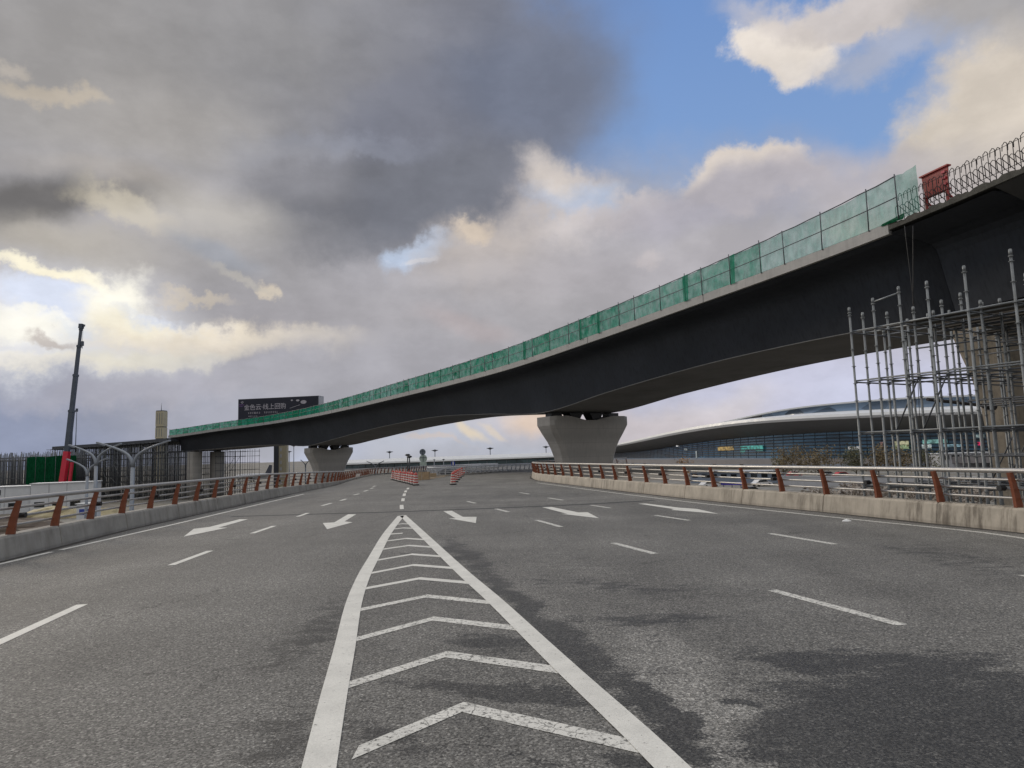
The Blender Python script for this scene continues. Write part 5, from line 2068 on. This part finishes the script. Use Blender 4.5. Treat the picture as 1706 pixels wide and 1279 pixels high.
# pale site wall and stacked pipes behind the scaffold
wl = thing('site_wall', 'pale low site wall behind the scaffold, seen through the right railing', 'wall', (at(1520, 800, 120).x, 120, GZ))
a, b = at(1300, 800, 150), at(1760, 800, 112)
a.z = b.z = GZ
mb = MB()
mb.bar(a + Vector((0, 0, 1.0)), b + Vector((0, 0, 1.0)), 0.25, 2.0)
mb.build('wall_panel', M['pale_wall'], wl)
mb = MB()
mb.bar(a + Vector((0, 0, 2.08)), b + Vector((0, 0, 2.08)), 0.4, 0.14)
mb.build('coping', M['white_panel'], wl)
q = at(1600, 779, 210)
gt = thing('gate_house', 'dark windowed white cabin behind the scaffold, left of the tan pier', 'cabin', (q.x, q.y, GZ))
mb = MB()
mb.box((q.x, q.y, GZ + 2.4), (16, 6, 4.8))
mb.build('wall', M['pale_wall'], gt)
for k in range(5):
    mb = MB()
    mb.box((q.x - 6.2 + k * 3.1, q.y - 3.03, GZ + 3.7), (2.4, 0.08, 1.3))
    mb.build('window', M['car_glass'], gt)
mb = MB()
mb.box((q.x, q.y, GZ + 4.9), (17, 7, 0.2))
mb.build('roof', M['white_panel'], gt)

# ------------------------------------------------------------------ long concourse wing
wing = thing('concourse_wing', 'long low white roofed concourse with a dark teal glass band on the horizon', 'concourse', (-60, 540, GZ))
WP = [(30.5, 480), (-20, 498), (-80, 530), (-150, 575), (-170, 590)]
Wp, Wt = spline(WP, 8.0)
Wn = [Vector((t_.y, -t_.x)) for t_ in Wt]
Wn = [n_ if n_.y > 0 else -n_ for n_ in Wn]
KW = len(Wp)


def wp(k, off, z):
    return Vector((Wp[k].x + Wn[k].x * off, Wp[k].y + Wn[k].y * off, z))


def wf(k, a, b):
    return a + (b - a) * k / (KW - 1)


mb = MB()
mb.loft([[wp(k, 0, wf(k, -0.7, -2.6)), wp(k, 0.4, wf(k, 0.3, -1.2)), wp(k, 5, wf(k, 1.9, 0.4)), wp(k, 12, wf(k, 2.6, 1.4)), wp(k, 24, wf(k, 2.0, 0.8)), wp(k, 24, wf(k, -1.4, -3.2))] for k in range(KW)], True, False)
mb.build('roof', M['roof_white'], wing)
mb = MB()
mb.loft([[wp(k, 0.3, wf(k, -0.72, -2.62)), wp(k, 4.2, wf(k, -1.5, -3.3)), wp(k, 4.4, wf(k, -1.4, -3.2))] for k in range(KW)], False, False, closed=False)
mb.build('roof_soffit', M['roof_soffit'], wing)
mb = MB()
mb.loft([[wp(k, 4.0, wf(k, -4.2, -5.9)), wp(k, 4.2, wf(k, -1.3, -3.1)), wp(k, 6, wf(k, -1.3, -3.1)), wp(k, 6, wf(k, -4.2, -5.9))] for k in range(KW)])
mb.build('glass_band', M['glass_teal'], wing)
mb = MB()
mb.loft([[wp(k, 3.6, GZ), wp(k, 3.6, wf(k, -4.2, -5.9)), wp(k, 8, wf(k, -4.2, -5.9)), wp(k, 8, GZ)] for k in range(KW)])
mb.build('base_wall', M['pale_wall'], wing)
for k in range(0, KW):
    mb = MB()
    mb.bar(wp(k, 3.8, wf(k, -4.2, -5.9)), wp(k, 4.0, wf(k, -1.4, -3.2)), 0.35, 0.2)
    mb.build('mullion', M['lamp_grey'] if k % 2 else M['mullion'], wing)
mb = MB()
mb.bar(wp(0, 0, -0.4) + Vector((-1.5, 0, 0)), wp(0, 3.5, -4.3) + Vector((0.6, 0, 0)), 0.8, 0.5)
mb.build('end_frame', M['mullion'], wing)

# ------------------------------------------------------------------ parked cars low on the right
def car(label, x, Yd, m, rz, x_y=790):
    q = at(x, x_y, Yd)
    root = thing('parked_car', label, 'car', (q.x, q.y, GZ), rz, 'cars parked beyond the right railing')
    prof = [(-2.15, 0.35), (-2.2, 0.75), (-1.75, 0.92), (-1.15, 1.42), (0.55, 1.45), (1.25, 0.98), (2.05, 0.85), (2.2, 0.6), (2.15, 0.35)]
    mb = MB()
    mb.loft([[(a, -0.86, z) for a, z in prof], [(a, -0.9, z) for a, z in prof], [(a, 0.9, z) for a, z in prof], [(a, 0.86, z) for a, z in prof]])
    mb.build('body', m, root, local=True)
    mb = MB()
    gl = [(-1.5, 0.98), (-1.08, 1.35), (0.48, 1.38), (1.0, 1.0)]
    for sg in (-1, 1):
        r_ = [(a, sg * 0.905, z) for a, z in gl]
        mb.loft([r_, [(a, sg * 0.915, z) for a, z in gl]] if sg > 0 else [[(a, sg * 0.915, z) for a, z in gl], r_])
    mb.build('side_window', M['car_glass'], root, local=True)
    for a in (-1.35, 1.35):
        for sg in (-0.82, 0.82):
            mb = MB()
            mb.loft([[(a + 0.33 * math.cos(2 * math.pi * j / 12), sg + d_, 0.33 + 0.33 * math.sin(2 * math.pi * j / 12)) for j in range(12)] for d_ in (-0.11, 0.11)])
            mb.build('wheel', M['rubber'], root, local=True)
    return root


cars = [('red car parked left of the two behind the railing under the olive shrubs', 1322, 190, 'car_red', 0.2), ('red car parked on the right behind the railing under the olive shrubs', 1403, 178, 'car_red', 0.1),
        ('dark car parked between the two red cars', 1378, 184, 'car_dark', 0.15), ('white car parked left of the red cars', 1296, 200, 'car_white', 0.15), ('white van-like car parked before the low pale building', 1268, 150, 'car_white', 0.3),
        ('dark car parked beside the bright blue canopy', 1248, 124, 'car_dark', 0.2), ('white car parked left of the bright blue canopy', 1180, 150, 'car_white', 0.4)]
for lab, x, Yd, m, rz in cars:
    car(lab, x, Yd, M[m], rz)
q = at(1137, 765, 330)
# orange crowned tree and olive shrubs
def tree(label, x, Yd, h, rad, leaf, seed, n=900, base=GZ, leaf_size=0.22, trunk_r=0.14, name='tree', flat=0.8, x_y=770, twig=None):
    q = at(x, x_y, Yd)
    root = thing(name, label, 'tree', (q.x, q.y, base))
    rt_ = random.Random(seed)
    mb = MB()
    mb.tube([(q.x, q.y, base), (q.x + 0.1, q.y, base + h * 0.35), (q.x, q.y + 0.1, base + h * 0.75)], [trunk_r, trunk_r * 0.7, trunk_r * 0.25], 7)
    limbs = []
    for k in range(9):
        a = rt_.uniform(0, 6.28)
        z0 = base + h * rt_.uniform(0.25, 0.6)
        e = Vector((q.x + math.cos(a) * rad * rt_.uniform(0.4, 0.9), q.y + math.sin(a) * rad * rt_.uniform(0.4, 0.9), z0 + h * rt_.uniform(0.15, 0.42)))
        mid = Vector((q.x, q.y, z0)).lerp(e, 0.5) + Vector((0, 0, -0.05 * h))
        mb.tube([(q.x, q.y, z0), mid, e], [trunk_r * 0.5, trunk_r * 0.33, trunk_r * 0.12], 5)
        limbs.append(e)
        for _ in range(4):
            e2 = e + Vector((rt_.uniform(-1, 1), rt_.uniform(-1, 1), rt_.uniform(-0.2, 1))) * rad * 0.4
            mb.tube([mid.lerp(e, rt_.uniform(0.3, 0.9)), e2], [trunk_r * 0.2, 0.012], 4)
    mb.build('trunk', M['trunk'], root)
    mb = MB()
    cl = limbs + [Vector((q.x + rt_.gauss(0, rad * 0.45), q.y + rt_.gauss(0, rad * 0.45), base + h * rt_.uniform(0.45, 0.95))) for _ in range(10)]
    for k in range(n):
        c_ = rt_.choice(cl)
        sp = rad * 0.30
        p = c_ + Vector((rt_.gauss(0, sp), rt_.gauss(0, sp), rt_.gauss(0, sp * flat)))
        if p.z < base + h * 0.12:
            continue
        s_ = leaf_size * rt_.uniform(0.5, 1.4)
        ax = Vector((rt_.gauss(0, 1), rt_.gauss(0, 1), rt_.gauss(0, 1))).normalized()
        bx = ax.orthogonal().normalized()
        bx = (bx * math.cos(rt_.uniform(0, 6)) + ax.cross(bx) * math.sin(rt_.uniform(0, 6))).normalized()
        mb.poly([p - ax * s_, p + bx * s_ * 0.45, p + ax * s_, p - bx * s_ * 0.45])
    mb.build('crown', leaf, root)
    return root


tree('small orange leaved tree in front of the terminal driveway', 1142, 150, 7.0, 1.7, M['leaf_orange'], 1, 380, leaf_size=0.2)
tree('olive brown tree on the left of the row in front of the terminal', 1318, 150, 8.0, 2.8, M['leaf_olive'], 2, 1300)
tree('wide olive green tree between the left olive brown tree and the scaffold', 1362, 146, 8.3, 3.2, M['leaf_olive'], 3, 1500)
tree('dull green small tree close to the leftmost scaffold tubes', 1303, 160, 6.6, 2.0, M['leaf_green'], 4, 600)
tree('dense olive tree just behind the leftmost scaffold tube', 1425, 142, 8.4, 2.4, M['leaf_green'], 5, 1300)
tree('brown sparse tree behind the second scaffold bay', 1462, 140, 8.0, 2.4, M['leaf_olive'], 6, 1100)
tree('brown sparse tree behind the third scaffold bay', 1500, 138, 7.8, 2.6, M['leaf_olive'], 7, 900)
tree('low dull tree behind the scaffold, left of the dark windowed cabin', 1548, 134, 7.0, 2.4, M['leaf_green'], 8, 700)
shr = random.Random(31)
where = ['first', 'second', 'third', 'fourth', 'fifth', 'sixth', 'seventh', 'eighth', 'ninth', 'tenth', 'eleventh', 'twelfth']
for k in range(12):
    tree('pale dry leafless shrub seen through the right railing, %s from the left' % where[k], 1330 + 30 * k, shr.uniform(78, 100), shr.uniform(2.2, 3.4), shr.uniform(1.4, 2.1), M['twig_pale'], 40 + k, 420, leaf_size=0.3, trunk_r=0.07, name='dry_shrub', flat=0.6)

# ------------------------------------------------------------------ sky
world = bpy.data.worlds.new('World')
scn.world = world
world.use_nodes = True
SUN_EL, SUN_AZ = math.radians(22), math.radians(-47)      # azimuth from straight ahead, left is negative
t = NT(world.node_tree)
bg = world.node_tree.nodes['Background']
gen = t.new('ShaderNodeTexCoord').outputs['Generated']
gen = t.vmath('NORMALIZE', gen)
sep = t.new('ShaderNodeSeparateXYZ')
t.l.new(gen, sep.inputs[0])
az = t.math('ARCTAN2', sep.outputs[0], sep.outputs[1])
el = t.math('ARCSINE', sep.outputs[2])
cmb = t.new('ShaderNodeCombineXYZ')
t.l.new(az, cmb.inputs[0])
t.l.new(el, cmb.inputs[1])
P0 = cmb.outputs[0]
sky = t.new('ShaderNodeTexSky', sky_type='NISHITA')
sky.sun_disc = False
sky.sun_elevation = SUN_EL
sky.sun_rotation = SUN_AZ
sky.air_density = 1.0
sky.dust_density = 0.6
sky.ozone_density = 3.0
skyc = t.vmath('SCALE', sky.outputs[0], 0.10)
# clear sky: physical sky, steered a little towards the pale evening blue
skyc = t.mix(0.72, skyc, t.mix(t.ramp(el, 0.05, 0.75, 0, 1, False), rgb(160, 190, 228), rgb(108, 148, 214)))

wa = t.vmath('SUBTRACT', t.noise(gen, 2.6, 4, 0.55, 'Color'), (0.5, 0.5, 0.5))
wb = t.vmath('SUBTRACT', t.noise(gen, 9.0, 7, 0.62, 'Color'), (0.5, 0.5, 0.5))
P_soft = t.vmath('ADD', P0, t.vmath('ADD', t.vmath('SCALE', wa, 0.16), t.vmath('SCALE', wb, 0.05)))
P_puff = t.vmath('ADD', P0, t.vmath('ADD', t.vmath('SCALE', wa, 0.10), t.vmath('SCALE', wb, 0.13)))
# relief: cloud noise here against cloud noise a little nearer the sun
sdir = (math.sin(SUN_AZ) * 0.05, 0.0, 0.025)
st_ = t.mapping(gen, scale=(1.0, 1.0, 1.7))
n0 = t.noise(st_, 5.0, 8, 0.6)
n1 = t.noise(t.vmath('ADD', st_, sdir), 5.0, 8, 0.6)
relief = t.math('SUBTRACT', n0, n1)


def azel(x, y):
    d = ray(x, y).normalized()
    return Vector((math.atan2(d.x, d.y), math.asin(d.z)))


def blob(prev, alpha_prev, x, y, rx, ry, rot, c, a=1.0, soft=0.35, puff=False):
    o = azel(x, y)
    r = math.radians(rot)
    e1 = azel(x + 20 * math.cos(r), y + 20 * math.sin(r)) - o
    e2 = azel(x - 20 * math.sin(r), y + 20 * math.cos(r)) - o
    sx, sy = e1.length / 20 * rx, e2.length / 20 * ry
    ang = math.atan2(e1.y, e1.x)
    # the vanishing share of the previous colour keeps the node chain in order for the shader compiler
    cv = t.new('ShaderNodeVectorMath', operation='MULTIPLY_ADD')
    t.l.new(prev, cv.inputs[0])
    cv.inputs[1].default_value = (1e-7, 1e-7, 1e-7)
    t.l.new(P_puff if puff else P_soft, cv.inputs[2])
    mp = t.mapping(cv.outputs[0], loc=(o.x, o.y, 0), rot=(0, 0, ang), scale=(sx, sy, 1), typ='TEXTURE')
    f = t.ramp(t.vmath('LENGTH', mp), 1 - soft, 1 + soft, a, 0.0)
    return t.mix(f, prev, rgb(*c)), (t.math('MAXIMUM', alpha_prev, f) if alpha_prev is not None else f)


C, A = skyc, None
LAYERS = [
    # cloud banks that close off the blue
    (372, 130, 615, 320, 6, (163, 160, 161), 1.0, 0.18, True),
    (700, 560, 900, 260, 0, (170, 167, 174), 1.0, 0.30, True),
    (1150, 606, 560, 216, 0, (178, 174, 181), 1.0, 0.22, True),
    (930, 345, 100, 62, 12, (208, 201, 200), 1.0, 0.4, True),
    (1095, 405, 105, 30, 5, (194, 191, 196), 0.7, 0.5, True),
    (1240, 322, 105, 46, -4, (216, 206, 198), 1.0, 0.24, True),
    (1335, 330, 50, 24, 20, (210, 200, 196), 0.9, 0.4, True),
    (1705, 255, 255, 185, -30, (208, 198, 186), 1.0, 0.15, True),
    (1530, 330, 200, 70, -20, (196, 186, 182), 1.0, 0.35, True),
    (1308, 72, 80, 72, 15, (230, 221, 212), 1.0, 0.2, True),
    (1420, 20, 190, 42, 5, (206, 198, 194), 0.95, 0.45, True),
    (1480, 95, 130, 40, -10, (184, 184, 196), 0.65, 0.6, True),
    (1690, 15, 190, 75, -8, (166, 162, 162), 0.95, 0.45, True),
    # body tones of the big dark bank
    (760, 180, 270, 215, -25, (118, 122, 140), 0.95, 0.5, True),
    (890, 130, 130, 110, 0, (112, 122, 148), 0.85, 0.5, False),
    (590, 335, 190, 80, -12, (112, 114, 124), 0.85, 0.5, True),
    (470, 222, 130, 26, 4, (156, 158, 170), 0.55, 0.6, True),
    (620, 225, 110, 20, 4, (140, 146, 166), 0.5, 0.7, True),
    (560, 120, 130, 30, -8, (132, 132, 142), 0.5, 0.6, True),
    (330, 115, 130, 30, -4, (160, 157, 158), 0.5, 0.6, True),
    (640, 40, 150, 30, 6, (136, 138, 152), 0.6, 0.6, True),
    (500, 290, 80, 34, 10, (126, 126, 134), 0.6, 0.6, True),
    (540, 395, 130, 34, 12, (138, 138, 146), 0.6, 0.6, True),
    (725, 325, 140, 76, -30, (116, 120, 134), 0.8, 0.5, True),
    (430, 60, 260, 90, 0, (144, 143, 147), 0.7, 0.7, False),
    (120, 60, 220, 70, 0, (158, 154, 152), 0.6, 0.7, False),
    (230, 180, 190, 70, 0, (172, 166, 161), 0.7, 0.7, False),
    (480, 265, 90, 40, 0, (146, 146, 156), 0.5, 0.7, False),
    (80, 140, 75, 16, 8, (204, 191, 172), 0.6, 0.6, True),
    (30, 95, 25, 14, 0, (196, 184, 170), 0.7, 0.6, True),
    (40, 325, 120, 44, -4, (108, 105, 104), 0.9, 0.55, False),
    (240, 308, 80, 38, 0, (124, 119, 118), 0.85, 0.6, False),
    (170, 270, 130, 20, 5, (184, 174, 164), 0.5, 0.7, False),
    (190, 345, 85, 22, 22, (216, 206, 184), 0.6, 0.6, True),
    (260, 375, 40, 20, 20, (216, 204, 184), 0.6, 0.6, True),
    (350, 365, 120, 60, 10, (198, 191, 181), 0.75, 0.7, False),
    (60, 388, 100, 22, 8, (190, 179, 160), 0.55, 0.7, False),
    (160, 410, 170, 36, 14, (184, 176, 164), 0.7, 0.6, False),
    (400, 440, 150, 60, 10, (160, 157, 160), 0.7, 0.6, False),
    (370, 420, 90, 18, 20, (152, 160, 176), 0.6, 0.6, False),
    (500, 560, 190, 70, 0, (164, 160, 166), 0.7, 0.7, False),
    # evening light under the bank at left
    (90, 560, 260, 110, 6, (230, 230, 233), 0.95, 0.5, False),
    (75, 487, 125, 36, 12, (220, 227, 244), 1.0, 0.45, True),
    (75, 436, 150, 13, 15, (255, 247, 222), 0.95, 0.6, True),
    (208, 494, 46, 42, 40, (255, 251, 238), 1.0, 0.6, True),
    (60, 522, 100, 12, 4, (248, 247, 243), 0.9, 0.6, True),
    (260, 516, 55, 12, 12, (216, 223, 238), 0.8, 0.6, True),
    (140, 534, 60, 9, 4, (216, 226, 242), 0.8, 0.6, True),
    (330, 545, 90, 12, 8, (238, 237, 236), 0.8, 0.6, True),
    (150, 597, 190, 12, -2, (242, 237, 226), 0.85, 0.6, True),
    (250, 535, 90, 22, 15, (250, 242, 220), 0.85, 0.6, True),
    (30, 540, 90, 26, 0, (250, 247, 236), 0.9, 0.6, True),
    (300, 568, 60, 16, 8, (204, 214, 232), 0.7, 0.6, False),
    (400, 566, 190, 24, 5, (238, 226, 206), 0.9, 0.6, True),
    (280, 585, 130, 16, 0, (238, 232, 214), 0.8, 0.6, True),
    (90, 562, 42, 13, 6, (196, 184, 176), 0.85, 0.5, True),
    (468, 486, 16, 13, 0, (228, 214, 192), 0.7, 0.5, True),
    (420, 468, 60, 8, 20, (194, 187, 176), 0.6, 0.6, True),
    (340, 492, 60, 8, 12, (212, 200, 182), 0.6, 0.6, True),
    # low band
    (150, 705, 330, 88, -2, (138, 149, 182), 1.0, 0.35, True),
    (480, 665, 260, 80, 0, (168, 169, 184), 0.85, 0.6, False),
    (250, 640, 230, 26, -4, (178, 176, 190), 0.7, 0.6, True),
    # middle and right
    (688, 436, 46, 26, -30, (186, 203, 228), 0.95, 0.5, True),
    (690, 452, 25, 8, 0, (216, 218, 226), 0.8, 0.5, True),
    (800, 420, 105, 56, -15, (196, 184, 178), 0.9, 0.6, True),
    (770, 385, 40, 22, -20, (220, 204, 186), 0.8, 0.5, True),
    (870, 470, 130, 50, 0, (180, 172, 172), 0.8, 0.6, False),
    (955, 340, 75, 26, 5, (176, 192, 218), 0.75, 0.55, True),
    (915, 300, 52, 40, 30, (220, 210, 202), 0.75, 0.6, True),
    (1060, 360, 90, 22, -6, (208, 200, 200), 0.8, 0.55, True),
    (1050, 455, 230, 55, -5, (176, 171, 178), 0.8, 0.6, False),
    (1200, 365, 200, 40, -8, (168, 164, 178), 0.85, 0.5, False),
    (900, 560, 260, 70, 0, (168, 165, 171), 0.8, 0.6, False),
    (770, 548, 70, 18, 14, (182, 168, 170), 0.7, 0.6, False),
    (640, 620, 200, 60, 0, (168, 166, 175), 0.8, 0.6, False),
    (1075, 435, 22, 16, 0, (196, 186, 188), 0.7, 0.6, True),
    (1640, 200, 120, 90, -30, (214, 204, 192), 0.8, 0.7, False),
    (1600, 380, 130, 60, -10, (180, 170, 170), 0.8, 0.6, False),
    (1420, 330, 120, 50, 0, (182, 176, 186), 0.7, 0.6, False),
    # under the bridge
    (1400, 665, 460, 95, -3, (196, 197, 216), 1.0, 0.5, False),
    (1560, 640, 160, 40, -5, (204, 208, 230), 0.8, 0.6, False),
    (1160, 690, 120, 26, -8, (214, 207, 208), 0.7, 0.7, False),
    (800, 740, 300, 48, 0, (184, 188, 200), 0.9, 0.6, False),
    (1010, 715, 200, 34, 0, (206, 196, 198), 0.7, 0.7, False),
    (905, 712, 50, 20, 0, (236, 210, 186), 0.7, 0.6, False),
    (778, 740, 26, 8, 20, (232, 212, 176), 0.6, 0.7, False),
    (720, 742, 50, 8, 6, (200, 188, 182), 0.7, 0.6, True),
    (822, 734, 18, 6, 20, (226, 208, 180), 0.5, 0.7, False),
    (540, 770, 60, 30, 0, (186, 194, 216), 0.7, 0.7, False),
    (420, 775, 60, 24, 0, (196, 196, 216), 0.8, 0.7, False),
]
for L_ in LAYERS:
    x, y, rx, ry, rot, c, a, soft, puff = L_
    if max(c) < 200:          # keep the cloud greys neutral
        g_ = sum(c) / 3
        c = tuple(v + (g_ - v) * 0.3 for v in c)
    C, A = blob(C, A, x, y, rx, ry, rot, c, a, soft, puff)
lit = t.ramp(relief, -0.10, 0.10, 0.93, 1.08, False)
mott = t.ramp(t.noise(st_, 11.0, 5, 0.6), 0.3, 0.7, 0.965, 1.03, False)
lit = t.math('MULTIPLY', lit, mott)
C = t.mix(A, C, t.vmath('SCALE', C, lit))
# overhead and behind the viewer: unseen sky, made brighter to light the ground
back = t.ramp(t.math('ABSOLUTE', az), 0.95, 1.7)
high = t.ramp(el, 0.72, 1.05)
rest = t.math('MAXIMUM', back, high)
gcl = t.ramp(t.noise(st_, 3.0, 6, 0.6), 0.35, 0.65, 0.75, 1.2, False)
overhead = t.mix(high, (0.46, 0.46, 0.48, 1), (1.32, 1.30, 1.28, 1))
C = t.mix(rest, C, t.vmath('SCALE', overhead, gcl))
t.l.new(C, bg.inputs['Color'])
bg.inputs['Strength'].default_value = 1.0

sun = bpy.data.lights.new('sun', 'SUN')
sun.energy = 1.3
sun.angle = math.radians(14)
sun.color = (1.0, 0.88, 0.72)
so = bpy.data.objects.new('sun', sun)
col.objects.link(so)
sd = Vector((math.sin(SUN_AZ) * math.cos(SUN_EL), math.cos(SUN_AZ) * math.cos(SUN_EL), math.sin(SUN_EL)))
so.rotation_euler = sd.to_track_quat('Z', 'Y').to_euler()

scn.view_settings.view_transform = 'Standard'
scn.view_settings.look = 'None'
scn.view_settings.exposure = 0
scn.view_settings.gamma = 1
scn.cycles.use_denoising = True
scn.cycles.max_bounces = 6
scn.cycles.transparent_max_bounces = 12
